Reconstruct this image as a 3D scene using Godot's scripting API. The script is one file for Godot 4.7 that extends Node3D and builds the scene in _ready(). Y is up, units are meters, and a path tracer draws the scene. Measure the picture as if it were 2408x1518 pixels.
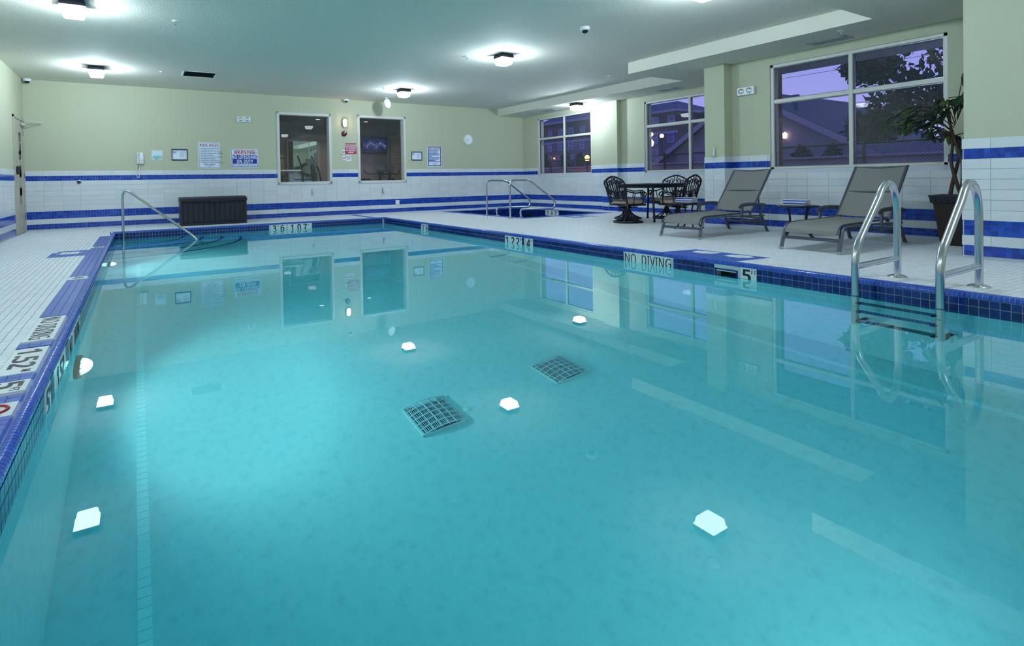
extends Node3D
# An indoor hotel pool at dusk. x runs along the back wall, z from the back wall towards the camera, y up; metres.

const U := 0.0508            # the two-inch mosaic module
const WR := 0.1035           # a course of white wall tile
const H0 := 0.0253           # cove at the foot of the tiled wainscot
const HTOP := 1.2088         # top of the wainscot
const HC := 3.035            # ceiling
const HS := 2.822            # underside of the soffits
const PX1 := 1.585           # the pool's four inner faces
const PX2 := 6.657
const PZ1 := 2.477
const PZ2 := 13.5
const WL := -0.06            # water level
const CAM := Vector3(1.9391, 0.8833, 13.66)
var cam_r := Vector3(0.859, -0.0174, 0.5117)
var cam_u := Vector3(0.0219, 0.9998, -0.0027)
var cam_f := Vector3(0.5116, -0.0136, -0.8591)
const FPX := 1263.8
const CX := 1077.0
const CY := 439.44

var M := {}
var rng := RandomNumberGenerator.new()
var names := {}
var boxes := {}

# ---------------------------------------------------------------- small helpers
func st_new() -> SurfaceTool:
	var st := SurfaceTool.new()
	st.begin(Mesh.PRIMITIVE_TRIANGLES)
	return st

func tri(st: SurfaceTool, a: Vector3, b: Vector3, c: Vector3) -> void:
	var n := (b - a).cross(c - a).normalized()
	for p in [a, c, b]:
		st.set_normal(n); st.set_uv(Vector2(p.x + p.z, p.y)); st.add_vertex(p)

# corners anticlockwise as seen from outside
func quad(st: SurfaceTool, a: Vector3, b: Vector3, c: Vector3, d: Vector3) -> void:
	var n := (c - a).cross(d - b).normalized()
	for p in [a, c, b, a, d, c]:
		st.set_normal(n); st.set_uv(Vector2(p.x + p.z, p.y)); st.add_vertex(p)

# a face with uv 0..1 across it (for prints)
func face_uv(st: SurfaceTool, a: Vector3, b: Vector3, c: Vector3, d: Vector3) -> void:
	var n := (c - a).cross(d - b).normalized()
	var uv := [Vector2(0, 1), Vector2(1, 1), Vector2(1, 0), Vector2(0, 0)]
	var p := [a, b, c, d]
	for k in [0, 2, 1, 0, 3, 2]:
		st.set_normal(n); st.set_uv(uv[k]); st.add_vertex(p[k])

func bx(st: SurfaceTool, lo: Vector3, hi: Vector3) -> void:
	var a := lo; var b := hi
	quad(st, Vector3(a.x, a.y, b.z), Vector3(b.x, a.y, b.z), Vector3(b.x, b.y, b.z), Vector3(a.x, b.y, b.z))
	quad(st, Vector3(b.x, a.y, a.z), Vector3(a.x, a.y, a.z), Vector3(a.x, b.y, a.z), Vector3(b.x, b.y, a.z))
	quad(st, Vector3(b.x, a.y, b.z), Vector3(b.x, a.y, a.z), Vector3(b.x, b.y, a.z), Vector3(b.x, b.y, b.z))
	quad(st, Vector3(a.x, a.y, a.z), Vector3(a.x, a.y, b.z), Vector3(a.x, b.y, b.z), Vector3(a.x, b.y, a.z))
	quad(st, Vector3(a.x, b.y, b.z), Vector3(b.x, b.y, b.z), Vector3(b.x, b.y, a.z), Vector3(a.x, b.y, a.z))
	quad(st, Vector3(a.x, a.y, a.z), Vector3(b.x, a.y, a.z), Vector3(b.x, a.y, b.z), Vector3(a.x, a.y, b.z))

# a box of centre c and size s under transform t, with chamfered edges
func cbox(st: SurfaceTool, c: Vector3, s: Vector3, b := 0.004, t := Transform3D()) -> void:
	var h := s / 2.0
	b = minf(b, minf(h.x, minf(h.y, h.z)) * 0.9)
	var P := func(sx: int, sy: int, sz: int, ax: int) -> Vector3:
		var v := Vector3(sx * (h.x - b), sy * (h.y - b), sz * (h.z - b))
		v[ax] += b * [sx, sy, sz][ax]
		return t * (c + v)
	for s1 in [-1, 1]:
		var o: bool = s1 > 0
		var f := [[P.call(s1, -1, 1, 0), P.call(s1, -1, -1, 0), P.call(s1, 1, -1, 0), P.call(s1, 1, 1, 0)],
			[P.call(-1, s1, 1, 1), P.call(1, s1, 1, 1), P.call(1, s1, -1, 1), P.call(-1, s1, -1, 1)],
			[P.call(-1, -1, s1, 2), P.call(1, -1, s1, 2), P.call(1, 1, s1, 2), P.call(-1, 1, s1, 2)]]
		for q in f:
			if o: quad(st, q[0], q[1], q[2], q[3])
			else: quad(st, q[3], q[2], q[1], q[0])
	for s1 in [-1, 1]:
		for s2 in [-1, 1]:
			var q1 := [P.call(s1, s2, -1, 0), P.call(s1, s2, -1, 1), P.call(s1, s2, 1, 1), P.call(s1, s2, 1, 0)]
			var q2 := [P.call(s1, -1, s2, 2), P.call(s1, -1, s2, 0), P.call(s1, 1, s2, 0), P.call(s1, 1, s2, 2)]
			var q3 := [P.call(-1, s1, s2, 1), P.call(-1, s1, s2, 2), P.call(1, s1, s2, 2), P.call(1, s1, s2, 1)]
			for q in [q1, q2, q3]:
				if s1 * s2 > 0: quad(st, q[0], q[1], q[2], q[3])
				else: quad(st, q[3], q[2], q[1], q[0])
	for sx in [-1, 1]:
		for sy in [-1, 1]:
			for sz in [-1, 1]:
				if sx * sy * sz > 0: tri(st, P.call(sx, sy, sz, 0), P.call(sx, sy, sz, 1), P.call(sx, sy, sz, 2))
				else: tri(st, P.call(sx, sy, sz, 0), P.call(sx, sy, sz, 2), P.call(sx, sy, sz, 1))

# a bar of rectangular section between two points
func bar(st: SurfaceTool, a: Vector3, b: Vector3, w: float, h: float, up := Vector3.UP, bev := 0.002) -> void:
	var z := (b - a).normalized()
	var x := up.cross(z)
	if x.length() < 0.01: x = Vector3.RIGHT.cross(z)
	x = x.normalized()
	var y := z.cross(x)
	cbox(st, Vector3.ZERO, Vector3(w, h, a.distance_to(b)), bev, Transform3D(Basis(x, y, z), (a + b) / 2.0))

func ringv(st: SurfaceTool, p: Vector3, n: Vector3, uv: Vector2) -> void:
	st.set_normal(n); st.set_uv(uv); st.add_vertex(p)

# a tube along points; r is a radius or one radius per point
func tube(st: SurfaceTool, pts: Array, r, n := 10, closed := false, flat := 1.0) -> void:
	var m := pts.size()
	var rings := []
	var up := Vector3.ZERO
	var L := 0.0
	for i in m:
		var p: Vector3 = pts[i]
		var t: Vector3
		if closed: t = (pts[(i + 1) % m] - pts[(i + m - 1) % m]).normalized()
		else: t = (pts[mini(i + 1, m - 1)] - pts[maxi(i - 1, 0)]).normalized()
		if up == Vector3.ZERO:
			up = t.cross(Vector3.UP if absf(t.y) < 0.9 else Vector3.RIGHT).normalized()
		up = (up - t * up.dot(t)).normalized()
		var side := t.cross(up)
		var rr: float = r[i] if r is Array else r
		if i > 0: L += p.distance_to(pts[i - 1])
		var ring := []
		for k in n:
			var a := TAU * k / n
			var d := up * cos(a) + side * sin(a) * flat
			ring.append([p + d * rr, (up * cos(a) + side * sin(a) / flat).normalized(), Vector2(float(k) / n, L)])
		rings.append(ring)
	for i in (m if closed else m - 1):
		var A: Array = rings[i]
		var B: Array = rings[(i + 1) % m]
		for k in n:
			var k2 := (k + 1) % n
			for q in [A[k], B[k2], A[k2], A[k], B[k], B[k2]]:
				ringv(st, q[0], q[1], q[2])
	if not closed:
		for e in [0, m - 1]:
			var R: Array = rings[e]
			var c: Vector3 = pts[e]
			for k in n:
				var a: Vector3 = R[k][0]
				var b: Vector3 = R[(k + 1) % n][0]
				if e == 0: tri(st, c, b, a)
				else: tri(st, c, a, b)

# round the corners of a polyline
func fillet(p: Array, r: float, seg := 6) -> Array:
	var out := [p[0]]
	for i in range(1, p.size() - 1):
		var a: Vector3 = p[i - 1]; var b: Vector3 = p[i]; var c: Vector3 = p[i + 1]
		var d1 := (a - b); var d2 := (c - b)
		var k := minf(r, minf(d1.length(), d2.length()) * 0.49)
		var s := b + d1.normalized() * k
		var e := b + d2.normalized() * k
		for j in seg + 1:
			var t := float(j) / seg
			out.append(s.lerp(b, t).lerp(b.lerp(e, t), t))
	out.append(p[p.size() - 1])
	return out

# a smooth curve through points
func spline(p: Array, seg := 6) -> Array:
	var out := []
	var m := p.size()
	for i in m - 1:
		for j in seg:
			var a: Vector3 = p[maxi(i - 1, 0)]
			var d: Vector3 = p[mini(i + 2, m - 1)]
			out.append((p[i] as Vector3).cubic_interpolate(p[i + 1], a, d, float(j) / seg))
	out.append(p[m - 1])
	return out

# a turned shape: profile of (radius, height), about the y axis of t
func lathe(st: SurfaceTool, prof: Array, n := 24, t := Transform3D(), smooth := true) -> void:
	for i in prof.size() - 1:
		var p: Vector2 = prof[i]
		var q: Vector2 = prof[i + 1]
		var nn := Vector2(q.y - p.y, p.x - q.x).normalized()
		for k in n:
			var a := TAU * k / n
			var b := TAU * (k + 1) / n
			var V := func(v: Vector2, ang: float) -> Vector3: return t * Vector3(v.x * cos(ang), v.y, v.x * sin(ang))
			var N := func(ang: float) -> Vector3: return (t.basis * Vector3(nn.x * cos(ang), nn.y, nn.x * sin(ang))).normalized()
			if not smooth:
				quad(st, V.call(p, b), V.call(p, a), V.call(q, a), V.call(q, b))
				continue
			for e in [[p, a], [p, b], [q, b], [p, a], [q, b], [q, a]]:
				ringv(st, V.call(e[0], e[1]), N.call(e[1]), Vector2(e[1] / TAU, e[0].y))

# a flat outline (x, y) pushed out by depth along z, under t
func extrude(st: SurfaceTool, poly: PackedVector2Array, depth: float, t := Transform3D()) -> void:
	if Geometry2D.is_polygon_clockwise(poly): poly.reverse()
	var idx := Geometry2D.triangulate_polygon(poly)
	var P := func(i: int, z: float) -> Vector3: return t * Vector3(poly[i].x, poly[i].y, z)
	for k in range(0, idx.size(), 3):
		var a := idx[k]; var b := idx[k + 1]; var c := idx[k + 2]
		if (poly[b] - poly[a]).cross(poly[c] - poly[a]) < 0:
			var s := b; b = c; c = s
		tri(st, P.call(a, depth), P.call(b, depth), P.call(c, depth))
		tri(st, P.call(a, 0.0), P.call(c, 0.0), P.call(b, 0.0))
	for i in poly.size():
		var j := (i + 1) % poly.size()
		quad(st, P.call(i, 0.0), P.call(j, 0.0), P.call(j, depth), P.call(i, depth))

func disc(st: SurfaceTool, c: Vector3, r: float, n: Vector3, k := 24) -> void:
	var x := n.cross(Vector3.UP if absf(n.y) < 0.9 else Vector3.RIGHT).normalized()
	var y := n.cross(x)
	for i in k:
		var a := TAU * i / k; var b := TAU * (i + 1) / k
		tri(st, c, c + (x * cos(a) + y * sin(a)) * r, c + (x * cos(b) + y * sin(b)) * r)

func rot_to(axis: Vector3, at: Vector3) -> Transform3D:
	# a transform whose y axis points along axis
	var y := axis.normalized()
	var x := y.cross(Vector3.FORWARD if absf(y.z) < 0.9 else Vector3.RIGHT).normalized()
	return Transform3D(Basis(x, y, x.cross(y)), at)

# ---------------------------------------------------------------- nodes
func numbered(called: String) -> String:
	if not names.has(called):
		names[called] = 0
		return called
	names[called] += 1
	return "%s_%03d" % [called, names[called]]

func put(called: String, mesh: Mesh, mat: Material, parent: Node = self) -> MeshInstance3D:
	var o := MeshInstance3D.new()
	o.name = numbered(called) if parent == self else called
	o.mesh = mesh
	if mat: o.material_override = mat
	parent.add_child(o, true)
	return o

func done(st: SurfaceTool, called: String, mat: Material, parent: Node = self) -> MeshInstance3D:
	return put(called, st.commit(), mat, parent)

func thing(called: String, label: String, category: String, at := Vector3.ZERO, turn := 0.0, group := "") -> Node3D:
	var o := Node3D.new()
	o.name = numbered(called)
	add_child(o)
	o.position = at
	o.rotation.y = turn
	tag(o, label, category, group)
	return o

func tag(o: Node, label: String, category := "", group := "") -> void:
	o.set_meta("label", label)
	if category: o.set_meta("category", category)
	if group: o.set_meta("group", group)

func struct(called: String, label: String) -> Node3D:
	var o := Node3D.new()
	o.name = called
	add_child(o)
	o.set_meta("kind", "structure")
	o.set_meta("label", label)
	o.set_meta("category", called.split("_")[0])
	return o

func dup(root: Node3D, at: Vector3, turn: float, label: String) -> Node3D:
	var r: Node3D = root.duplicate()
	var base := String(root.name)
	r.name = numbered(base)
	add_child(r)
	r.position = at
	r.rotation.y = turn
	r.set_meta("label", label)
	return r

func mat(albedo: Color, rough := 0.5, metal := 0.0) -> StandardMaterial3D:
	var m := StandardMaterial3D.new()
	m.albedo_color = albedo
	m.roughness = rough
	m.metallic = metal
	return m

func c8(r: int, g: int, b: int) -> Color:
	return Color(r / 255.0, g / 255.0, b / 255.0)

func noise_tex(freq: float, ramp: Array, seed_ := 1, size := 512, oct := 4, kind := FastNoiseLite.TYPE_SIMPLEX_SMOOTH) -> NoiseTexture2D:
	var n := FastNoiseLite.new()
	n.seed = seed_; n.frequency = freq; n.fractal_octaves = oct; n.noise_type = kind
	var t := NoiseTexture2D.new()
	t.width = size; t.height = size; t.seamless = true; t.noise = n
	if ramp:
		var g := Gradient.new()
		var off := PackedFloat32Array(); var col := PackedColorArray()
		for i in ramp.size():
			off.append(float(i) / (ramp.size() - 1)); col.append(ramp[i])
		g.offsets = off; g.colors = col
		t.color_ramp = g
	return t

func bump(m: StandardMaterial3D, tex: Texture2D, cm: float) -> void:
	m.heightmap_enabled = true
	m.heightmap_texture = tex
	m.heightmap_scale = cm

func triplanar(m: StandardMaterial3D, scale: float, world := true) -> void:
	m.uv1_triplanar = true
	m.uv1_world_triplanar = world
	m.uv1_scale = Vector3.ONE * scale

# where a point lands in the photograph's frame, and how large a metre is there
func seen(p: Vector3) -> Vector3:
	var v := p - CAM
	var z := v.dot(cam_f)
	if z < 0.1: return Vector3(-9999, -9999, 0)
	return Vector3(CX + FPX * v.dot(cam_r) / z, CY - FPX * v.dot(cam_u) / z, FPX / z)

func unit_box() -> BoxMesh:
	if not boxes.has("u"):
		var b := BoxMesh.new(); b.size = Vector3.ONE; boxes["u"] = b
	return boxes["u"]

# tiles: rows of [centre, basis (z = outwards), width, height, which material]; the largest in view become parts of their own
func tile_field(parent: Node3D, called: String, tiles: Array, mats: Array, keep := 300, thick := 0.008, mesh_: Mesh = null) -> void:
	for t in tiles:
		var s := seen(t[0])
		var inside: bool = s.x > -20 and s.x < 2428 and s.y > -20 and s.y < 1538
		var facing: float = absf((CAM - t[0]).normalized().dot(t[1].z))
		t.append(s.z * s.z * t[2] * t[3] * facing if inside else 0.0)
	tiles.sort_custom(func(a, b): return a[5] > b[5])
	var rest := []
	for i in tiles.size():
		var t: Array = tiles[i]
		if i >= keep or t[5] < 30.0:
			rest = tiles.slice(i)
			break
		var o := put(called, mesh_ if mesh_ else unit_box(), mats[t[4]], parent)
		o.transform = Transform3D(t[1] * Basis.from_scale(Vector3(t[2], t[3], thick)), t[0])
	var by := {}
	for t in rest:
		if not by.has(t[4]): by[t[4]] = []
		by[t[4]].append(t)
	for k in by:
		var mm := MultiMesh.new()
		mm.transform_format = MultiMesh.TRANSFORM_3D
		mm.mesh = mesh_ if mesh_ else unit_box()
		mm.instance_count = by[k].size()
		for i in by[k].size():
			var t: Array = by[k][i]
			mm.set_instance_transform(i, Transform3D(t[1] * Basis.from_scale(Vector3(t[2], t[3], thick)), t[0]))
		var o := MultiMeshInstance3D.new()
		o.name = called + "_field"
		o.multimesh = mm
		o.material_override = mats[k]
		o.set_meta("kind", "stuff")
		parent.add_child(o, true)

var font_bold: SystemFont
var font_plain: SystemFont

# flat lettering: t places it (x along the line, y up the letters, z out of the surface)
func lettering(txt: String, h: float, m: Material, parent: Node, t: Transform3D, squeeze := 1.0, bold := true, called := "lettering", depth := 0.0015) -> MeshInstance3D:
	var tm := TextMesh.new()
	tm.font = font_bold if bold else font_plain
	tm.font_size = 64
	tm.pixel_size = h / 46.0
	tm.depth = depth
	tm.text = txt
	tm.curve_step = 1.5 if h > 0.05 else 4.0
	tm.horizontal_alignment = HORIZONTAL_ALIGNMENT_CENTER
	tm.vertical_alignment = VERTICAL_ALIGNMENT_CENTER
	var o := put(called, tm, m, parent)
	o.transform = t * Transform3D(Basis.from_scale(Vector3(squeeze, 1, 1)), Vector3(0, 0, depth / 2.0))
	return o

# ---------------------------------------------------------------- the scene
func _ready() -> void:
	rng.seed = 7
	font_bold = SystemFont.new(); font_bold.font_names = PackedStringArray(["Droid Sans"]); font_bold.font_weight = 700
	font_plain = SystemFont.new(); font_plain.font_names = PackedStringArray(["Droid Sans"])
	camera_and_sky()
	materials()
	room()
	pool()
	spa()
	ceiling_things()
	wall_things()
	furniture()
	gym()
	outside()

func camera_and_sky() -> void:
	var c := Camera3D.new()
	c.name = "camera"
	c.transform = Transform3D(Basis(cam_r, cam_u, -cam_f).orthonormalized(), CAM)
	c.projection = Camera3D.PROJECTION_FRUSTUM
	c.near = 0.05; c.far = 400.0
	c.size = 2.0 * c.near * 759.0 / FPX
	c.frustum_offset = c.near * Vector2((1204.0 - CX) / FPX, (CY - 759.0) / FPX)
	add_child(c)
	c.current = true
	var e := Environment.new()
	e.background_mode = Environment.BG_SKY
	var sky := ProceduralSkyMaterial.new()
	sky.sky_top_color = c8(108, 130, 240)
	sky.sky_horizon_color = c8(192, 188, 255)
	sky.sky_curve = 0.16
	sky.ground_horizon_color = c8(70, 62, 96)
	sky.ground_bottom_color = c8(40, 36, 60)
	sky.sky_energy_multiplier = 0.95
	e.sky = Sky.new()
	e.sky.sky_material = sky
	e.tonemap_mode = Environment.TONE_MAPPER_LINEAR
	e.tonemap_exposure = 0.98
	e.sdfgi_enabled = true
	e.ssao_enabled = true
	e.ssil_enabled = true
	var w := WorldEnvironment.new()
	w.name = "world_environment"
	w.environment = e
	add_child(w)

func materials() -> void:
	var peel := noise_tex(0.09, [], 3, 512, 3)
	var stain := noise_tex(0.012, [c8(236, 236, 236), c8(255, 255, 255)], 5, 512, 5)
	M.paint = mat(c8(186, 189, 164), 0.75)
	bump(M.paint, peel, 0.12); triplanar(M.paint, 0.9)
	M.ceil = mat(c8(220, 218, 204), 0.85)
	bump(M.ceil, peel, 0.2); triplanar(M.ceil, 0.8)
	M.grout = mat(c8(196, 204, 216), 0.9)
	M.white_tile = [mat(c8(212, 217, 222), 0.24), mat(c8(207, 213, 219), 0.26), mat(c8(215, 219, 222), 0.22)]
	M.cream_tile = [mat(c8(232, 231, 220), 0.24)]
	M.blue_tile = [mat(c8(22, 66, 170), 0.14), mat(c8(16, 56, 156), 0.14), mat(c8(30, 78, 184), 0.16)]
	M.pool_tile = [mat(c8(14, 40, 118), 0.1), mat(c8(10, 32, 104), 0.1), mat(c8(18, 48, 130), 0.1)]
	M.coping_blue = [mat(c8(38, 84, 190), 0.12), mat(c8(32, 76, 178), 0.12)]
	M.deck_tile = [mat(c8(224, 228, 234), 0.55), mat(c8(219, 224, 230), 0.55), mat(c8(228, 231, 236), 0.55)]
	M.deck_grout = mat(c8(168, 176, 186), 0.9)
	M.deck_blue = [mat(c8(48, 92, 188), 0.4), mat(c8(42, 84, 178), 0.4)]
	M.sign_tile = mat(c8(232, 236, 240), 0.3)
	M.ink = mat(c8(18, 20, 28), 0.5)
	M.red_ink = mat(c8(176, 34, 44), 0.5)
	M.plaster = mat(Color.WHITE, 0.85)
	M.plaster.albedo_texture = noise_tex(0.02, [c8(206, 220, 226), c8(220, 232, 236), c8(226, 236, 240), c8(216, 228, 232)], 11, 1024, 6)
	triplanar(M.plaster, 0.5)
	M.lane_tile = [mat(c8(250, 253, 255), 0.3)]
	M.steel = mat(c8(206, 208, 212), 0.22, 1.0)
	M.steel_dark = mat(c8(120, 122, 128), 0.3, 1.0)
	M.alu = mat(c8(196, 198, 196), 0.45, 0.6)
	M.frame = mat(c8(206, 206, 200), 0.4)
	M.white_plastic = mat(c8(230, 232, 236), 0.35)
	M.grey_plastic = mat(c8(160, 164, 170), 0.4)
	M.black_plastic = mat(c8(16, 20, 34), 0.45)
	M.black_metal = mat(c8(14, 18, 34), 0.42, 0.3)
	M.black = mat(c8(8, 9, 12), 0.6)
	M.glass = mat(Color(0.95, 0.98, 1.0, 0.03), 0.0)
	M.glass.transparency = BaseMaterial3D.TRANSPARENCY_ALPHA
	M.door_paint = mat(c8(176, 170, 156), 0.45)

func deck_y(x: float, z: float) -> float:
	if x < 6.742: return 0.0
	return 0.05 * clampf((8.3 - x) / 1.558, 0.0, 1.0) * clampf((z - 2.4) / 4.0, 0.0, 1.0)

# ---------------------------------------------------------------- room shell
# courses of the wainscot, from the floor up: [bottom, top, blue rows or 0 for one white course]
func courses() -> Array:
	var out := []
	var y := H0
	for k in [2, 0, 3, 0, 0, 0, 0, 0, 0, 2, 0]:
		if k:
			for i in k:
				out.append([y, y + U, true]); y += U
		else:
			out.append([y, y + WR, false]); y += WR
	return out

# tile a stretch of wall from a to b (along the foot), facing n; holes are [from, to, bottom, top] in metres along
func tile_wall(a: Vector3, b: Vector3, n: Vector3, holes: Array, white: Array, blue: Array, offset := 0.0) -> void:
	var x := (b - a).normalized()
	var L := a.distance_to(b)
	var bas := Basis(x, Vector3.UP, n)
	var gap := 0.003
	for c in courses():
		var w: float = U if c[2] else 0.3048
		var s := -fposmod(offset, w)
		while s < L - 0.004:
			var cuts := [[maxf(s, 0.0), minf(s + w, L)]]
			for h in holes:
				if c[0] + 0.001 < h[3] and c[1] - 0.001 > h[2]:
					var nc := []
					for q in cuts:
						if h[1] <= q[0] or h[0] >= q[1]: nc.append(q)
						else:
							if h[0] > q[0]: nc.append([q[0], h[0]])
							if h[1] < q[1]: nc.append([h[1], q[1]])
					cuts = nc
			for q in cuts:
				if q[1] - q[0] < 0.012: continue
				var y0: float = c[0]
				var y1: float = c[1]
				var p: Vector3 = a + x * (q[0] + q[1]) / 2.0 + Vector3.UP * (y0 + y1) / 2.0 + n * 0.010
				var row := [p, bas, q[1] - q[0] - gap, y1 - y0 - gap, rng.randi() % 3]
				if c[2]: blue.append(row)
				else: white.append(row)
			s += w

func backing(st: SurfaceTool, lo: Vector3, hi: Vector3) -> void:
	bx(st, lo, hi)

# a wall in the plane z = const or x = const, made of boxes round rectangular openings [u0, u1, y0, y1]
func wall_with_holes(st: SurfaceTool, along_x: bool, u0: float, u1: float, y0: float, y1: float, w0: float, w1: float, holes: Array) -> void:
	var us := [u0]
	for h in holes: us.append(h[0]); us.append(h[1])
	us.append(u1)
	var B := func(a: float, b: float, c: float, d: float) -> void:
		if b - a < 0.0005 or d - c < 0.0005: return
		if along_x: bx(st, Vector3(a, c, w0), Vector3(b, d, w1))
		else: bx(st, Vector3(w0, c, a), Vector3(w1, d, b))
	for i in holes.size() + 1:
		B.call(us[2 * i], us[2 * i + 1], y0, y1)
	for h in holes:
		B.call(h[0], h[1], y0, maxf(y0, minf(h[2], y1)))
		B.call(h[0], h[1], minf(y1, h[3]), y1)

func room() -> void:
	# floor: slabs round the pool and the spa, then the tiles on them
	var fl := struct("floor", "pool deck paved with small white square tiles and blue edging")
	var st := st_new()
	bx(st, Vector3(-0.2, -0.3, -0.2), Vector3(1.5, -0.004, 16.2))
	bx(st, Vector3(1.5, -0.3, -0.2), Vector3(6.742, -0.004, 2.392))
	bx(st, Vector3(1.5, -0.3, 13.585), Vector3(6.742, -0.004, 16.2))
	var xs := [6.742, 7.1, 7.5, 7.9, 8.3]
	var zs := [-0.2, 2.4, 4.4, 6.4, 10.0, 13.0, 16.2]
	for i in xs.size() - 1:
		for j in zs.size() - 1:
			var P := func(a: int, b: int) -> Vector3: return Vector3(xs[a], deck_y(xs[a], zs[b]) - 0.004, zs[b])
			quad(st, P.call(i, j + 1), P.call(i + 1, j + 1), P.call(i + 1, j), P.call(i, j))
	bx(st, Vector3(6.742, -0.3, -0.2), Vector3(8.3, -0.012, 16.2))
	bx(st, Vector3(8.3, -0.3, -0.2), Vector3(9.45, -0.004, 16.2))
	bx(st, Vector3(9.45, -0.3, -0.2), Vector3(11.75, -0.004, 0.75))
	bx(st, Vector3(9.45, -0.3, 3.95), Vector3(11.75, -0.004, 16.2))
	bx(st, Vector3(11.75, -0.3, -0.2), Vector3(12.75, -0.004, 16.2))
	done(st, "slab", M.deck_grout, fl)
	var white := []
	var blue := []
	var tri_ := func(x: float, z: float, mi_: int, b: bool) -> void:
		var y := deck_y(x, z)
		var e := 0.02
		var nx := (deck_y(x - e, z) - deck_y(x + e, z)) / (2 * e)
		var nz := (deck_y(x, z - e) - deck_y(x, z + e)) / (2 * e)
		var n := Vector3(nx, 1, nz).normalized()
		var bas := Basis(Vector3(1, -nx, 0).normalized(), Vector3.ZERO, n)
		bas.y = n.cross(bas.x)
		var row := [Vector3(x, y - 0.003, z), bas, U - 0.0035, U - 0.0035, mi_]
		if b: blue.append(row)
		else: white.append(row)
	var marks := [[4.217, 4.42], [7.253, 7.421], [9.11, 9.77], [9.93, 10.41], [10.52, 10.685], [10.82, 10.985]]
	# left strip: three blue columns beside the lip
	var nz := int(14.6 / U)
	for j in nz:
		var z := (j + 0.5) * U
		for i in 29:
			var x := 1.5 - (i + 0.5) * U
			var is_blue: bool = i < 3 and z > 2.39
			if i >= 3 and i < 11 and z > 4.62 and z < 5.32:
				is_blue = not (i == 10 and z < 4.75)
			var on_mark := false
			if i < 3:
				for m in marks:
					if z > m[0] - 0.012 and z < m[1] + 0.012: on_mark = true
			if on_mark: continue
			if is_blue and Vector2(x - 1.146, z - 4.9).length() < 0.13: is_blue = false
			tri_.call(x, z, rng.randi() % (2 if is_blue else 3), is_blue)
	# behind the pool
	for j in int(2.39 / U):
		for i in int(5.24 / U):
			var z := (j + 0.5) * U
			tri_.call(1.5 + (i + 0.5) * U, z, rng.randi() % 3, false)
	# right deck
	for j in int(14.6 / U):
		for i in int(5.76 / U):
			var x := 6.742 + (i + 0.5) * U
			var z := (j + 0.5) * U
			if x > 9.2 and x < 12.0 and z > 0.5 and z < 4.2:
				if x > 9.45 and x < 11.75 and z > 0.75 and z < 3.95: continue
				tri_.call(x, z, rng.randi() % 2, true)
				continue
			if x > 9.2 and z > 11.58: continue
			if x > 10.95 and z > 7.6: continue
			var b: bool = i < 3 or (x < 7.5 and z > 9.72 and z < 10.56)
			if z > 4.2 and z < 4.85 and x > 10.2 and x < 10.98: b = true
			if b:
				for c in [Vector2(7.33, 9.95), Vector2(7.33, 10.33), Vector2(10.45, 4.55), Vector2(10.78, 4.6)]:
					if Vector2(x - c.x, z - c.y).length() < 0.13: b = false
			tri_.call(x, z, rng.randi() % (2 if b else 3), b)
	tile_field(fl, "tile", white, M.deck_tile, 200)
	tile_field(fl, "blue_tile", blue, M.deck_blue, 90)
	# lettered tiles set in the left strip
	var txt := ["3 6", "4", "NO DIVING", "1.52", "5", ""]
	for k in marks.size():
		var m: Array = marks[k]
		st = st_new()
		cbox(st, Vector3(1.4225, -0.002, (m[0] + m[1]) / 2.0), Vector3(0.151, 0.008, m[1] - m[0] - 0.004), 0.001)
		var o := done(st, "marker_tile", M.sign_tile, fl)
		var along := Basis(Vector3(0, 0, 1), Vector3(1, 0, 0), Vector3(0, 1, 0))
		var mid: float = (m[0] + m[1]) / 2.0
		match k:
			0: lettering("3 6", 0.10, M.ink, o, Transform3D(along, Vector3(1.4225, 0.002, mid)), 0.75)
			1: lettering("4", 0.10, M.ink, o, Transform3D(along, Vector3(1.4225, 0.002, mid)), 0.9)
			2: lettering("NO DIVING", 0.10, M.ink, o, Transform3D(along, Vector3(1.4225, 0.002, mid)), 0.86, false)
			3:
				lettering("1.52", 0.105, M.ink, o, Transform3D(along, Vector3(1.4225, 0.002, mid - 0.03)), 1.25)
				lettering("M", 0.035, M.ink, o, Transform3D(along, Vector3(1.455, 0.002, mid + 0.2)), 1.0, false)
			4:
				lettering("5", 0.105, M.ink, o, Transform3D(along, Vector3(1.4225, 0.002, mid - 0.025)), 1.2)
				lettering("FT", 0.035, M.ink, o, Transform3D(along, Vector3(1.455, 0.002, mid + 0.045)), 1.0, false)
			5:
				st = st_new()
				var ring := []
				for i in 28: ring.append(Vector3(1.4225 + cos(TAU * i / 28) * 0.052, 0.0025, mid + sin(TAU * i / 28) * 0.052))
				tube(st, ring, 0.007, 6, true, 1.0)
				tube(st, [Vector3(1.387, 0.0025, mid - 0.036), Vector3(1.458, 0.0025, mid + 0.036)], 0.006, 6)
				done(st, "prohibition_ring", M.red_ink, o)
				st = st_new()
				bar(st, Vector3(1.40, 0.003, mid + 0.02), Vector3(1.445, 0.003, mid - 0.02), 0.012, 0.001)
				done(st, "diver_figure", M.ink, o)

	# ceiling and soffits
	var ce := struct("ceiling", "smooth painted ceiling with stepped soffits along the window side")
	st = st_new()
	bx(st, Vector3(-0.2, HC, -0.2), Vector3(12.75, HC + 0.2, 16.2))
	done(st, "slab", M.ceil, ce)
	st = st_new()
	bx(st, Vector3(11.54, HS, 0.0), Vector3(12.75, HC, 6.57))
	bx(st, Vector3(9.95, HS, 6.57), Vector3(12.75, HC, 10.5))
	bx(st, Vector3(8.4, HS, 10.5), Vector3(12.75, HC, 16.2))
	done(st, "soffit", M.ceil, ce)

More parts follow.
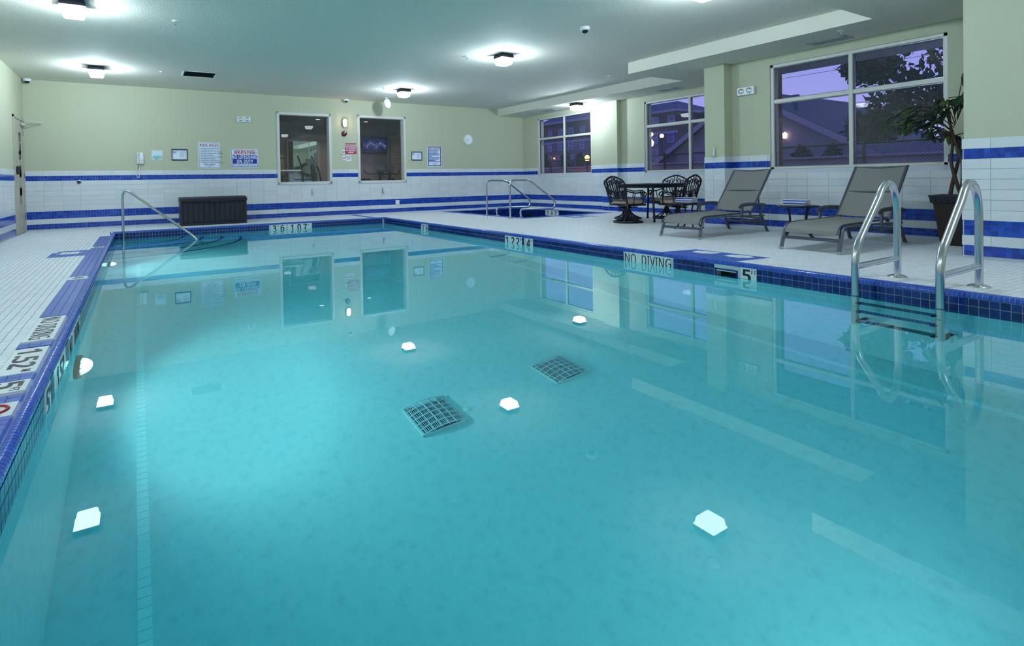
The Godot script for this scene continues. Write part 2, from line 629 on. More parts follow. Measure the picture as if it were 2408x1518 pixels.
	# walls
	var wb := struct("wall_back", "back wall, cream paint above white tile with blue mosaic bands")
	st = st_new()
	var gw := [[4.9, 6.28, 0.83, 2.64], [6.98, 8.40, 0.83, 2.655]]
	wall_with_holes(st, true, -0.2, 12.75, -0.3, HC, -0.2, 0.0, gw)
	done(st, "wall_body", M.paint, wb)
	st = st_new()
	wall_with_holes(st, true, 0.0, 12.5, 0.0, HTOP, 0.0, 0.007, gw)
	done(st, "tile_backing", M.grout, wb)
	var wh := []
	var bl := []
	tile_wall(Vector3(0, 0, 0), Vector3(12.5, 0, 0), Vector3(0, 0, 1), gw, wh, bl, 0.0)
	tile_field(wb, "tile", wh, M.white_tile, 300)
	tile_field(wb, "blue_tile", bl, M.blue_tile, 300)

	var wl := struct("wall_left", "left wall with a door, white tile wainscot and blue mosaic bands")
	st = st_new()
	var dh := [[0.13, 1.13, -0.01, 2.22]]
	wall_with_holes(st, false, -0.2, 16.2, -0.3, HC, -0.2, 0.0, dh)
	done(st, "wall_body", M.paint, wl)
	st = st_new()
	wall_with_holes(st, false, 0.0, 16.0, 0.0, HTOP, 0.0, 0.007, dh)
	done(st, "tile_backing", M.grout, wl)
	wh = []; bl = []
	tile_wall(Vector3(0, 0, 9.0), Vector3(0, 0, 0), Vector3(1, 0, 0), [[9.0 - 1.13, 9.0 - 0.13, -0.01, 2.22]], wh, bl, 0.1)
	tile_field(wl, "tile", wh, M.white_tile, 60)
	tile_field(wl, "blue_tile", bl, M.blue_tile, 120)

	# the stepped window side: three bays, each with its pier
	var wr := struct("wall_right", "stepped window wall in three bays with piers, cream paint over tile")
	var w1 := [0.74, 3.02, 0.985, 2.70]
	var w2 := [4.79, 7.24, 0.985, 2.68]
	var w3 := [8.66, 10.93, 0.965, 2.68]
	st = st_new()
	wall_with_holes(st, false, -0.2, 7.6, -0.3, HC, 12.5, 12.75, [w1, w2])
	bx(st, Vector3(12.36, -0.01, 3.56), Vector3(12.5, HC, 4.05))
	bx(st, Vector3(10.95, -0.3, 7.6), Vector3(12.75, HC, 7.8))
	wall_with_holes(st, false, 7.6, 11.78, -0.3, HC, 10.95, 11.2, [w3])
	bx(st, Vector3(10.72, -0.01, 7.62), Vector3(10.95, HC, 8.0))
	bx(st, Vector3(9.215, -0.3, 11.58), Vector3(11.2, HC, 11.78))
	bx(st, Vector3(9.215, -0.3, 11.78), Vector3(9.45, HC, 16.2))
	done(st, "wall_body", M.paint, wr)
	st = st_new()
	wall_with_holes(st, false, 0.0, 3.56, 0.0, HTOP, 12.493, 12.5, [w1])
	bx(st, Vector3(12.353, 0, 3.55), Vector3(12.5, HTOP, 4.057))
	wall_with_holes(st, false, 4.05, 7.6, 0.0, HTOP, 12.493, 12.5, [w2])
	bx(st, Vector3(10.713, 0, 7.613), Vector3(10.95, HTOP, 8.007))
	wall_with_holes(st, false, 8.0, 11.58, 0.0, HTOP, 10.943, 10.95, [w3])
	bx(st, Vector3(9.208, 0, 11.573), Vector3(10.95, HTOP, 11.58))
	bx(st, Vector3(9.208, 0, 11.58), Vector3(9.215, HTOP, 16.0))
	done(st, "tile_backing", M.grout, wr)
	wh = []; bl = []
	var W := Vector3(-1, 0, 0)
	var S := Vector3(0, 0, 1)
	tile_wall(Vector3(12.5, 0, 0), Vector3(12.5, 0, 3.55), W, [w1], wh, bl)
	tile_wall(Vector3(12.36, 0, 3.56), Vector3(12.36, 0, 4.06), W, [], wh, bl)
	tile_wall(Vector3(12.36, 0, 4.05), Vector3(12.5, 0, 4.05), S, [], wh, bl)
	tile_wall(Vector3(12.5, 0, 4.06), Vector3(12.5, 0, 7.6), W, [[w2[0] - 4.06, w2[1] - 4.06, w2[2], w2[3]]], wh, bl)
	tile_wall(Vector3(10.72, 0, 7.62), Vector3(10.72, 0, 8.01), W, [], wh, bl, 0.13)
	tile_wall(Vector3(10.72, 0, 8.0), Vector3(10.94, 0, 8.0), S, [], wh, bl)
	tile_wall(Vector3(10.95, 0, 8.01), Vector3(10.95, 0, 11.57), W, [[w3[0] - 8.01, w3[1] - 8.01, w3[2], w3[3]]], wh, bl)
	tile_wall(Vector3(10.94, 0, 11.58), Vector3(9.205, 0, 11.58), Vector3(0, 0, -1), [], wh, bl)
	tile_wall(Vector3(9.215, 0, 11.57), Vector3(9.215, 0, 14.0), W, [], wh, bl, 0.09)
	tile_field(wr, "tile", wh, M.white_tile, 300)
	tile_field(wr, "blue_tile", bl, M.blue_tile, 300)
	var wn := struct("wall_front", "plain painted wall behind the viewer")
	st = st_new()
	bx(st, Vector3(-0.2, -0.3, 16.0), Vector3(9.45, HC, 16.2))
	done(st, "wall_body", M.paint, wn)

	window_unit("window_1", "far pool window of four panes overlooking the brick hotel", 12.56, w1, 1.9, 2.075)
	window_unit("window_2", "middle pool window partly hidden behind the near pier", 12.56, w2, 6.01, 2.085)
	window_unit("window_3", "large near pool window of four panes behind the loungers", 11.01, w3, 9.82, 2.075)
	door()

# a four-light window in a wall whose inner face looks towards -x; h = [z0, z1, y0, y1]
func window_unit(called: String, label: String, x: float, h: Array, zm: float, ym: float) -> void:
	var w := struct(called, label)
	var z0: float = h[0]; var z1: float = h[1]; var y0: float = h[2]; var y1: float = h[3]
	var f := 0.05
	var st := st_new()
	for b in [[z0, z0 + f, y0, y1], [z1 - f, z1, y0, y1], [z0, z1, y0, y0 + f * 0.8], [z0, z1, y1 - f, y1]]:
		cbox(st, Vector3(x, (b[2] + b[3]) / 2.0, (b[0] + b[1]) / 2.0), Vector3(0.09, b[3] - b[2], b[1] - b[0]), 0.006)
	done(st, "window_frame", M.frame, w)
	st = st_new()
	cbox(st, Vector3(x, (y0 + y1) / 2.0, zm), Vector3(0.08, y1 - y0 - 0.06, 0.055), 0.006)
	done(st, "mullion", M.frame, w)
	st = st_new()
	cbox(st, Vector3(x + 0.001, ym, (z0 + z1) / 2.0), Vector3(0.075, 0.06, z1 - z0 - 0.06), 0.006)
	done(st, "transom", M.frame, w)
	# slim inner beads round each pane
	for p in [[z0 + f, zm - 0.0275, y0 + f * 0.8, ym - 0.03], [zm + 0.0275, z1 - f, y0 + f * 0.8, ym - 0.03], [z0 + f, zm - 0.0275, ym + 0.03, y1 - f], [zm + 0.0275, z1 - f, ym + 0.03, y1 - f]]:
		st = st_new()
		var b := 0.012
		for q in [[p[0], p[0] + b, p[2], p[3]], [p[1] - b, p[1], p[2], p[3]], [p[0], p[1], p[2], p[2] + b], [p[0], p[1], p[3] - b, p[3]]]:
			cbox(st, Vector3(x + 0.01, (q[2] + q[3]) / 2.0, (q[0] + q[1]) / 2.0), Vector3(0.04, q[3] - q[2], q[1] - q[0]), 0.002)
		var bead := done(st, "glazing_bead", M.steel_dark, w)
		st = st_new()
		var g := 0.008
		quad(st, Vector3(x + 0.01, p[2] + g, p[0] + g), Vector3(x + 0.01, p[2] + g, p[1] - g), Vector3(x + 0.01, p[3] - g, p[1] - g), Vector3(x + 0.01, p[3] - g, p[0] + g))
		done(st, "pane", M.glass, w)

func door() -> void:
	var w := struct("door_1", "narrow glazed beige door with lever handle and closer in left corner")
	var st := st_new()
	for b in [[0.13, 0.18, 0.0, 2.22], [1.08, 1.13, 0.0, 2.22], [0.13, 1.13, 2.17, 2.22]]:
		cbox(st, Vector3(-0.05, (b[2] + b[3]) / 2.0, (b[0] + b[1]) / 2.0), Vector3(0.16, b[3] - b[2], b[1] - b[0]), 0.004)
	done(st, "door_frame", M.door_paint, w)
	st = st_new()
	var g := [0.44, 0.70, 0.55, 1.93]
	wall_with_holes(st, false, 0.183, 1.077, 0.008, 2.167, -0.03, 0.015, [g])
	var leaf := done(st, "door_leaf", M.door_paint, w)
	st = st_new()
	for q in [[g[0] - 0.02, g[0], g[2], g[3]], [g[1], g[1] + 0.02, g[2], g[3]], [g[0] - 0.02, g[1] + 0.02, g[2] - 0.02, g[2]], [g[0] - 0.02, g[1] + 0.02, g[3], g[3] + 0.02]]:
		cbox(st, Vector3(0.0, (q[2] + q[3]) / 2.0, (q[0] + q[1]) / 2.0), Vector3(0.042, q[3] - q[2], q[1] - q[0]), 0.003)
	done(st, "glazing_bead", M.door_paint, leaf)
	st = st_new()
	quad(st, Vector3(-0.005, g[2], g[1]), Vector3(-0.005, g[2], g[0]), Vector3(-0.005, g[3], g[0]), Vector3(-0.005, g[3], g[1]))
	done(st, "pane", M.glass, leaf)
	st = st_new()
	bx(st, Vector3(-0.9, -0.01, 0.0), Vector3(-0.88, 2.5, 1.5))
	bx(st, Vector3(-0.9, -0.02, 0.0), Vector3(-0.2, 0.0, 1.5))
	bx(st, Vector3(-0.9, 2.5, 0.0), Vector3(-0.2, 2.52, 1.5))
	bx(st, Vector3(-0.9, 0, -0.02), Vector3(-0.2, 2.5, 0.0))
	bx(st, Vector3(-0.9, 0, 1.5), Vector3(-0.2, 2.5, 1.52))
	done(st, "lobby_wall", M.grout, w)
	st = st_new()
	cbox(st, Vector3(0.04, 1.2, 0.93), Vector3(0.05, 0.15, 0.075), 0.012)
	done(st, "lock_housing", M.black_plastic, w)
	st = st_new()
	cbox(st, Vector3(0.018, 1.0, 0.93), Vector3(0.012, 0.16, 0.05), 0.004)
	tube(st, fillet([Vector3(0.015, 1.0, 0.93), Vector3(0.065, 1.0, 0.93), Vector3(0.065, 1.0, 0.80)], 0.02), 0.009, 8)
	done(st, "lever_handle", M.steel, w)
	for y in [0.3, 1.1, 1.95]:
		st = st_new()
		tube(st, [Vector3(0.018, y - 0.055, 0.178), Vector3(0.018, y + 0.055, 0.178)], 0.009, 8)
		done(st, "hinge", M.steel_dark, w)
	st = st_new()
	cbox(st, Vector3(0.05, 2.1, 0.33), Vector3(0.07, 0.06, 0.24), 0.014)
	done(st, "door_closer", M.alu, w)
	st = st_new()
	bar(st, Vector3(0.06, 2.14, 0.3), Vector3(0.32, 2.175, 0.09), 0.022, 0.008)
	bar(st, Vector3(0.32, 2.18, 0.09), Vector3(0.03, 2.195, 0.14), 0.022, 0.008)
	done(st, "closer_arm", M.alu, w)

# ---------------------------------------------------------------- pool
func pool_floor_y(z: float) -> float:
	if z < 7.4: return lerpf(-1.13, -1.28, (z - PZ1) / (7.4 - PZ1))
	if z < 9.9: return lerpf(-1.28, -1.58, (z - 7.4) / 2.5)
	return -1.58

# the rolled lip: distance out from the pool face, height
func lip_profile() -> Array:
	return [Vector2(-0.0045, 0.0405), Vector2(-0.0055, 0.052), Vector2(-0.0015, 0.063), Vector2(0.008, 0.0715), Vector2(0.020, 0.075), Vector2(0.032, 0.072), Vector2(0.044, 0.062), Vector2(0.055, 0.046), Vector2(0.064, 0.028), Vector2(0.074, 0.013), Vector2(0.085, 0.004)]

# one coping tile: x outwards, y up, z along the edge (unit length)
func coping_mesh() -> ArrayMesh:
	var st := st_new()
	var p := lip_profile()
	var n := []
	for i in p.size():
		var t: Vector2 = p[mini(i + 1, p.size() - 1)] - p[maxi(i - 1, 0)]
		n.append(Vector3(-t.y, t.x, 0).normalized())
	for i in p.size() - 1:
		var q := [[p[i], n[i], -0.5], [p[i], n[i], 0.5], [p[i + 1], n[i + 1], 0.5], [p[i + 1], n[i + 1], -0.5]]
		for k in [0, 2, 1, 0, 3, 2]:
			st.set_normal(q[k][1]); st.set_uv(Vector2(0, 0)); st.add_vertex(Vector3(q[k][0].x, q[k][0].y, q[k][2]))
		for e in [-0.5, 0.5]:
			var a := Vector3(p[i].x, p[i].y, e)
			var b := Vector3(p[i + 1].x, p[i + 1].y, e)
			var c := Vector3(p[i + 1].x + 0.0, p[i + 1].y - 0.012, e)
			var d := Vector3(p[i].x + 0.006, p[i].y - 0.012, e)
			if e > 0: quad(st, d, c, b, a)
			else: quad(st, a, b, c, d)
	return st.commit()

func pool() -> void:
	var w := thing("swimming_pool", "rectangular swimming pool with blue tiled rim and pale plaster basin", "pool")
	# floor, walls
	var st := st_new()
	var prof := PackedVector2Array([Vector2(PZ1 - 0.1, -2.0), Vector2(PZ2 + 0.1, -2.0), Vector2(PZ2 + 0.1, -1.58), Vector2(9.9, -1.58), Vector2(7.4, -1.28), Vector2(PZ1 - 0.1, -1.127)])
	# extrude runs along the basis z: map (z, y) outline to world
	extrude(st, prof, PX2 - PX1 + 0.2, Transform3D(Basis(Vector3(0, 0, 1), Vector3(0, 1, 0), Vector3(-1, 0, 0)), Vector3(PX2 + 0.1, 0, 0)))
	done(st, "basin_floor", M.plaster, w)
	st = st_new()
	bx(st, Vector3(PX1 - 0.085, -1.95, PZ1 - 0.085), Vector3(PX1, 0.0, PZ2 + 0.085))
	wall_with_holes(st, false, PZ1 - 0.085, PZ2 + 0.085, -1.95, 0.0, PX2, PX2 + 0.085, [[10.512, 10.732, -0.13, -0.0005]])
	bx(st, Vector3(PX1, -1.95, PZ1 - 0.085), Vector3(PX2, 0.0, PZ1))
	bx(st, Vector3(PX1, -1.95, PZ2), Vector3(PX2, 0.0, PZ2 + 0.085))
	done(st, "basin_wall", M.plaster, w)
	# lip core under the coping tiles
	st = st_new()
	var lp := lip_profile()
	var poly := PackedVector2Array([Vector2(0.085, -0.02), Vector2(-0.001, -0.02)])
	for p in lp: poly.append(Vector2(p.x + (0.002 if p.x < 0.0 else 0.0), p.y - 0.002))
	var sides := [[Vector3(PX1, 0, PZ1 - 0.085), Vector3(PX1, 0, PZ2 + 0.085), Vector3(-1, 0, 0)], [Vector3(PX2, 0, PZ1 - 0.085), Vector3(PX2, 0, PZ2 + 0.085), Vector3(1, 0, 0)], [Vector3(PX1 - 0.085, 0, PZ1), Vector3(PX2 + 0.085, 0, PZ1), Vector3(0, 0, -1)], [Vector3(PX1 - 0.085, 0, PZ2), Vector3(PX2 + 0.085, 0, PZ2), Vector3(0, 0, 1)]]
	var cop := []
	var wt := []
	# white lettered panels on the tile band: [side, from, to]
	var panels := [[0, 9.33, 10.0, "NO DIVING"], [0, 10.15, 10.60, "1.52"], [0, 10.715, 10.87, "5"], [1, 4.34, 4.61, "3 6"], [1, 7.095, 7.51, "1 22"], [1, 7.60, 7.755, "4"], [1, 9.41, 10.015, "NO DIVING"], [1, 10.765, 10.915, "5"], [2, 4.21, 4.51, "3 6"], [2, 4.545, 5.02, "1 07"]]
	for k in sides.size():
		var s: Array = sides[k]
		var a: Vector3 = s[0]; var b: Vector3 = s[1]; var o: Vector3 = s[2]
		var along := (b - a).normalized()
		var zc := o.cross(Vector3.UP)
		extrude(st, poly, a.distance_to(b), Transform3D(Basis(o, Vector3.UP, zc), a if zc.dot(along) > 0 else b))
		var step := 0.0254
		for i in int(a.distance_to(b) / step):
			var d := (i + 0.5) * step
			cop.append([a + along * d, Basis(o, Vector3.UP, zc), 1.0, 1.0, 0 if i % 5 else 1])
		# waterline mosaic, three rows
		var a2 := a + along * 0.085
		var L := a.distance_to(b) - 0.17
		for row in 3:
			for i in int(L / U):
				var d := (i + 0.5) * U
				var pos: Vector3 = a2 + along * d
				var u := pos.dot(along.abs())
				var skip := false
				for pn in panels:
					if pn[0] == k and u > pn[1] - 0.02 and u < pn[2] + 0.02: skip = true
				if k == 1 and u > 10.5 and u < 10.745 and row < 2: skip = true
				if skip: continue
				var y := 0.0405 - (row + 0.5) * U
				wt.append([pos - o * 0.001 + Vector3.UP * y, Basis(zc, Vector3.UP, -o), U - 0.004, U - 0.004, rng.randi() % 3])
	done(st, "lip", M.grout, w)
	# grout behind the mosaic
	st = st_new()
	bx(st, Vector3(PX1 - 0.002, -0.113, PZ1), Vector3(PX1 + 0.002, 0.0405, PZ2))
	wall_with_holes(st, false, PZ1, PZ2, -0.113, 0.0405, PX2 - 0.002, PX2 + 0.002, [[10.512, 10.732, -0.1, -0.0005]])
	bx(st, Vector3(PX1, -0.113, PZ1 - 0.002), Vector3(PX2, 0.0405, PZ1 + 0.002))
	bx(st, Vector3(PX1, -0.113, PZ2 - 0.002), Vector3(PX2, 0.0405, PZ2 + 0.002))
	done(st, "tile_bed", M.grout, w)
	tile_field(w, "coping_tile", cop, M.coping_blue, 300, 0.0225, coping_mesh())
	tile_field(w, "waterline_tile", wt, M.pool_tile, 300, 0.010)
	for pn in panels:
		var s: Array = sides[pn[0]]
		var o: Vector3 = s[2]
		var x := Vector3.UP.cross(-o)     # along the line as read from the water
		var mid: float = (pn[1] + pn[2]) / 2.0
		var at: Vector3 = Vector3(PX1, 0, mid) if pn[0] == 0 else Vector3(PX2, 0, mid) if pn[0] == 1 else Vector3(mid, 0, PZ1)
		st = st_new()
		var bas := Basis(x, Vector3.UP, -o)
		cbox(st, Vector3.ZERO, Vector3(pn[2] - pn[1], 0.15, 0.012), 0.001, Transform3D(bas, at + Vector3.UP * -0.035))
		var t := done(st, "marker_panel", M.sign_tile, w)
		var f := func(txt: String, dx: float, dy: float, h: float, q: float, bold := true) -> void:
			lettering(txt, h, M.ink, t, Transform3D(bas, at + x * dx + Vector3.UP * (-0.03 + dy) - o * 0.006), q, bold)
		match pn[3]:
			"NO DIVING": f.call("NO  DIVING", 0.0, 0.0, 0.105, 0.8, false)
			"1.52": f.call("1.52", 0.0, 0.0, 0.1, 1.05)
			"5":
				f.call("5", -0.02, 0.0, 0.11, 1.1)
				f.call("FT", 0.045, 0.035, 0.035, 1.0, false)
			"4":
				f.call("4", -0.02, 0.0, 0.11, 1.0)
				f.call("FT", 0.045, 0.035, 0.03, 1.0, false)
			"3 6":
				f.call("3", -0.08, 0.0, 0.11, 1.0)
				f.call("FT", -0.01, 0.035, 0.03, 1.0, false)
				f.call("6", 0.075, 0.0, 0.11, 1.0)
			"1 22", "1 07":
				var c: String = pn[3]
				f.call("1", -0.15, 0.0, 0.11, 1.0)
				f.call(c.substr(2, 1), -0.01, 0.0, 0.11, 1.0)
				f.call(c.substr(3, 1), 0.11, 0.0, 0.11, 1.0)
				f.call("M", 0.18, 0.035, 0.03, 1.0, false)
	# skimmer mouth
	st = st_new()
	bx(st, Vector3(PX2 + 0.02, -0.128, 10.516), Vector3(PX2 + 0.4, -0.126, 10.728))
	bx(st, Vector3(PX2 + 0.08, -0.128, 10.516), Vector3(PX2 + 0.085, 0.0, 10.728))
	bx(st, Vector3(PX2 + 0.002, -0.004, 10.516), Vector3(PX2 + 0.085, -0.001, 10.728))
	done(st, "skimmer_throat", M.black, w)
	st = st_new()
	for q in [[10.508, 10.522, -0.1, 0.004], [10.722, 10.736, -0.1, 0.004], [10.508, 10.736, -0.008, 0.004]]:
		cbox(st, Vector3(PX2 - 0.003, (q[2] + q[3]) / 2.0, (q[0] + q[1]) / 2.0), Vector3(0.012, q[3] - q[2], q[1] - q[0]), 0.002)
	done(st, "skimmer_frame", M.pool_tile[2], w)
	# corner steps with blue nosings
	var rr := [1.07, 1.4, 1.73, 2.06]
	for k in 4:
		var y: float = -0.28 - 0.2 * k
		var pl := PackedVector2Array([Vector2(-0.02, -0.02)])
		var nose := []
		for i in 33:
			var a := PI / 2 * i / 32.0
			pl.append(Vector2(cos(a), sin(a)) * rr[k])
			nose.append([cos(a), sin(a)])
		st = st_new()
		extrude(st, pl, y + 1.16, Transform3D(Basis(Vector3(1, 0, 0), Vector3(0, 0, 1), Vector3(0, 1, 0)), Vector3(PX1, -1.16, PZ1)))
		var stp := done(st, "entry_step", M.plaster, w)
		st = st_new()
		for i in 32:
			var A := func(j: int, r: float, h: float) -> Vector3: return Vector3(PX1 + nose[j][0] * r, h, PZ1 + nose[j][1] * r)
			var r0: float = rr[k] - 0.05
			var r1: float = rr[k] + 0.003
			quad(st, A.call(i + 1, r0, y + 0.003), A.call(i + 1, r1, y + 0.003), A.call(i, r1, y + 0.003), A.call(i, r0, y + 0.003))
			quad(st, A.call(i, r1, y - 0.03), A.call(i, r1, y + 0.003), A.call(i + 1, r1, y + 0.003), A.call(i + 1, r1, y - 0.03))
		done(st, "step_nosing", M.pool_tile[2], stp)
	# lane lines of single tiles on the floor
	for x in [1.925, 6.33]:
		var rows := []
		var z := 4.9 if x < 3.0 else 3.0
		while z < 13.3:
			var y := pool_floor_y(z)
			var sl := (pool_floor_y(z + 0.02) - y) / 0.02
			var tz := Vector3(0, sl, 1).normalized()
			rows.append([Vector3(x, y + 0.001, z), Basis(Vector3(1, 0, 0), -tz, Vector3(1, 0, 0).cross(-tz)), 0.052, U - 0.003, 0])
			z += U
		tile_field(w, "lane_tile", rows, M.lane_tile, 150, 0.006)
	# domed main drain covers
	for x in [3.61, 4.71]:
		drain_cover(w, Vector3(x, -1.58, 10.49))
	for p in [Vector3(4.13, -1.58, 12.17), Vector3(3.83, -1.58, 10.55)]:
		st = st_new()
		lathe(st, [Vector2(0.03, 0.0), Vector2(0.028, 0.006), Vector2(0.018, 0.012), Vector2(0.0, 0.012)], 16, Transform3D(Basis(), p))
		done(st, "floor_fitting", M.white_plastic, w)
	# the water itself
	var wa := thing("pool_water", "clear turquoise water filling the swimming pool, calm and mirror-like", "water")
	var wc := Color(0.03, 0.78, 1.0).linear_to_srgb()
	var wm := mat(Color(wc.r, wc.g, wc.b, 0.0), 0.0)
	wm.refraction_enabled = true
	wm.refraction_scale = 0.0333
	wm.transparency = BaseMaterial3D.TRANSPARENCY_ALPHA
	bump(wm, noise_tex(0.008, [], 21, 512, 2), 0.035)
	triplanar(wm, 0.16)
	M.water = wm
	st = st_new()
	bx(st, Vector3(PX1 - 0.02, -1.75, PZ1 - 0.02), Vector3(PX2 + 0.02, WL, PZ2 + 0.02))
	done(st, "water_surface", wm, wa)
	# underwater lights in the left wall
	for k in 2:
		var z: float = [9.61, 5.3][k]
		pool_light(Vector3(PX1, -0.65, z), ["round underwater pool light beside the painted depth marks, nearer of two", "round underwater pool light near the entry steps, farther of two"][k])
	pool_light(Vector3(4.1, -0.65, PZ2), "added underwater pool light, unseen in the end wall below the viewer, brightening the near floor", PI / 2, 1.0)  # unseen lamp added as fill to brighten the near pool floor
	ladder()
	entry_rail()

func drain_cover(w: Node3D, at: Vector3) -> void:
	var s := 0.165
	var st := st_new()
	for q in [[-s, s, -s, -s + 0.014], [-s, s, s - 0.014, s], [-s, -s + 0.014, -s, s], [s - 0.014, s, -s, s]]:
		cbox(st, at + Vector3((q[0] + q[1]) / 2.0, 0.008, (q[2] + q[3]) / 2.0), Vector3(q[1] - q[0], 0.016, q[3] - q[2]), 0.003)
	var fr := done(st, "drain_cover", M.white_plastic, w)
	var arch := func(x: float, z: float) -> Vector3:
		return at + Vector3(x, 0.012 + 0.05 * (1.0 - (x / s) * (x / s)) * (1.0 - 0.25 * (z / s) * (z / s)), z)
	for i in 7:
		var z := lerpf(-s + 0.007, s - 0.007, i / 6.0)
		var pts := []
		for j in 13: pts.append(arch.call(lerpf(-s, s, j / 12.0), z))
		st = st_new(); tube(st, pts, 0.0045, 6)
		done(st, "arched_rib", M.white_plastic, fr)
	for i in 6:
		var x := lerpf(-s + 0.03, s - 0.03, i / 5.0)
		var pts := []
		for j in 7: pts.append(arch.call(x, lerpf(-s, s, j / 6.0)) - Vector3(0, 0.004, 0))
		st = st_new(); tube(st, pts, 0.0045, 6)
		done(st, "cross_rib", M.white_plastic, fr)
	st = st_new()
	for i in 28:
		var x := lerpf(-s, s, (i + 0.5) / 28.0)
		bar(st, arch.call(x, -s + 0.01) - Vector3(0, 0.006, 0), arch.call(x, s - 0.01) - Vector3(0, 0.006, 0), 0.004, 0.004, Vector3.UP, 0.0008)
	var g := done(st, "slat_grille", M.white_plastic, fr)
	g.set_meta("kind", "stuff")
	st = st_new()
	bx(st, at + Vector3(-s + 0.01, 0.0, -s + 0.01), at + Vector3(s - 0.01, 0.004, s - 0.01))
	done(st, "sump", M.pool_tile[1], fr)

func pool_light(at: Vector3, label: String, turn := 0.0, energy := 4.2) -> void:
	var o := thing("underwater_light", label, "light", at, turn, "underwater pool lights")
	var t := rot_to(Vector3(1, 0, 0), Vector3.ZERO)
	var st := st_new()
	lathe(st, [Vector2(0.0, 0.001), Vector2(0.135, 0.001), Vector2(0.16, 0.001), Vector2(0.162, 0.02), Vector2(0.15, 0.03), Vector2(0.118, 0.03), Vector2(0.112, 0.018)], 32, t)
	done(st, "face_ring", mat(c8(104, 92, 84), 0.4, 0.6), o)
	st = st_new()
	var dome := []
	for i in 9:
		var a := PI / 2 * i / 8.0
		dome.append(Vector2(0.112 * cos(a), 0.018 + 0.07 * sin(a)))
	dome.append(Vector2(0.0, 0.088))
	lathe(st, dome, 28, t)
	var lm := mat(c8(255, 252, 246), 0.2)
	lm.emission_enabled = true
	lm.emission = c8(255, 248, 240)
	lm.emission_energy_multiplier = 14.0
	done(st, "lamp_lens", lm, o)
	st = st_new()
	for i in 12:
		var a := TAU * i / 12.0
		cbox(st, Vector3(0.033, sin(a) * 0.134, cos(a) * 0.134), Vector3(0.008, 0.012, 0.012), 0.002)
	done(st, "ring_screw", mat(c8(190, 60, 60), 0.4), o)
	var l := SpotLight3D.new()
	l.name = "pool_lamp"
	l.position = Vector3(0.12, 0, 0)
	l.spot_angle = 68.0
	l.spot_angle_attenuation = 0.8
	l.light_size = 0.09
	l.spot_range = 14.0
	l.spot_attenuation = 2.0
	l.light_color = c8(255, 214, 204)
	l.light_energy = energy
	l.shadow_enabled = true
	o.add_child(l)
	l.look_at_from_position(at + o.basis * l.position, at + o.basis * Vector3(2.0, -0.75, 0.15), Vector3.UP)

func flange(st: SurfaceTool, at: Vector3, r := 0.055) -> void:
	lathe(st, [Vector2(r, -0.002), Vector2(r, 0.003), Vector2(r * 0.9, 0.010), Vector2(r * 0.62, 0.018), Vector2(0.024, 0.02)], 28, Transform3D(Basis(), at))

func ladder() -> void:
	var o := thing("pool_ladder", "stainless steel pool ladder with two bent rails at near right edge", "ladder")
	var zs := [11.75, 12.24]
	for z in zs:
		var dy := deck_y(7.19, z)
		var p := [Vector3(6.48, -0.76, z), Vector3(6.48, 0.31, z), Vector3(6.87, 0.70, z), Vector3(7.035, 0.865, z), Vector3(7.19, 0.70, z), Vector3(7.19, dy, z)]
		var path := fillet([p[0], p[1], Vector3(6.955, 0.79, z)], 0.12, 6)
		path.pop_back()
		# the crook at the top
		var crook := spline([Vector3(6.86, 0.68, z), Vector3(6.925, 0.755, z), Vector3(7.01, 0.80, z), Vector3(7.10, 0.778, z), Vector3(7.16, 0.70, z), Vector3(7.186, 0.60, z), Vector3(7.19, 0.50, z)], 5)
		path.append_array(crook)
		path.append(Vector3(7.19, dy, z))
		var st := st_new()
		tube(st, path, 0.0245, 18)
		var rail := done(st, "rail", M.steel, o)
		st = st_new()
		tube(st, [Vector3(6.48, 0.19, z), Vector3(7.19, 0.19, z)], 0.0215, 16)
		done(st, "cross_tube", M.steel, rail)
		st = st_new()
		flange(st, Vector3(7.19, dy + 0.002, z), 0.068)
		done(st, "deck_flange", M.steel, rail)
		st = st_new()
		tube(st, [Vector3(6.48, -0.02, z), Vector3(6.48, -0.028, z)], 0.0252, 18)
		done(st, "sleeve_joint", M.steel_dark, rail)
		st = st_new()
		lathe(st, [Vector2(0.0, 0.0), Vector2(0.03, 0.0), Vector2(0.028, 0.05), Vector2(0.0, 0.05)], 16, Transform3D(Basis(Vector3(0, -1, 0), Vector3(1, 0, 0), Vector3(0, 0, 1)), Vector3(6.50, -0.73, z)))
		tube(st, [Vector3(6.49, -0.73, z), Vector3(6.652, -0.73, z)], 0.02, 12)
		done(st, "rubber_bumper", M.black_plastic, rail)
	for y in [-0.135, -0.405, -0.675]:
		var st := st_new()
		cbox(st, Vector3(6.49, y, 11.995), Vector3(0.078, 0.022, 0.45), 0.006)
		var tr := done(st, "tread", M.steel_dark, o)
		for z in zs:
			st = st_new()
			cbox(st, Vector3(6.485, y - 0.004, z + (0.03 if z < 12.0 else -0.03)), Vector3(0.09, 0.034, 0.03), 0.006)
			done(st, "tread_bracket", M.black_plastic, tr)

func entry_rail() -> void:
	var o := thing("handrail", "stainless handrail sloping down into the water at corner steps", "handrail")
	var a := Vector3(1.70, 0, 2.60)
	var b := Vector3(2.845, 0, 3.555)
	var d := (b - a).normalized()
	var P := func(s: float, y: float) -> Vector3: return a + d * s + Vector3.UP * y
	var L := a.distance_to(b)
	var path := fillet([P.call(0.0, -0.28), P.call(0.0, 0.86), P.call(L, -0.09), P.call(L + 0.06, -0.88)], 0.22, 10)
	var st := st_new()
	tube(st, path, 0.0215, 16)
	done(st, "rail", M.steel, o)
	for p in [P.call(0.0, -0.277), P.call(L + 0.06, -0.877)]:
		st = st_new(); flange(st, p, 0.055)
		done(st, "step_flange", M.steel, o)

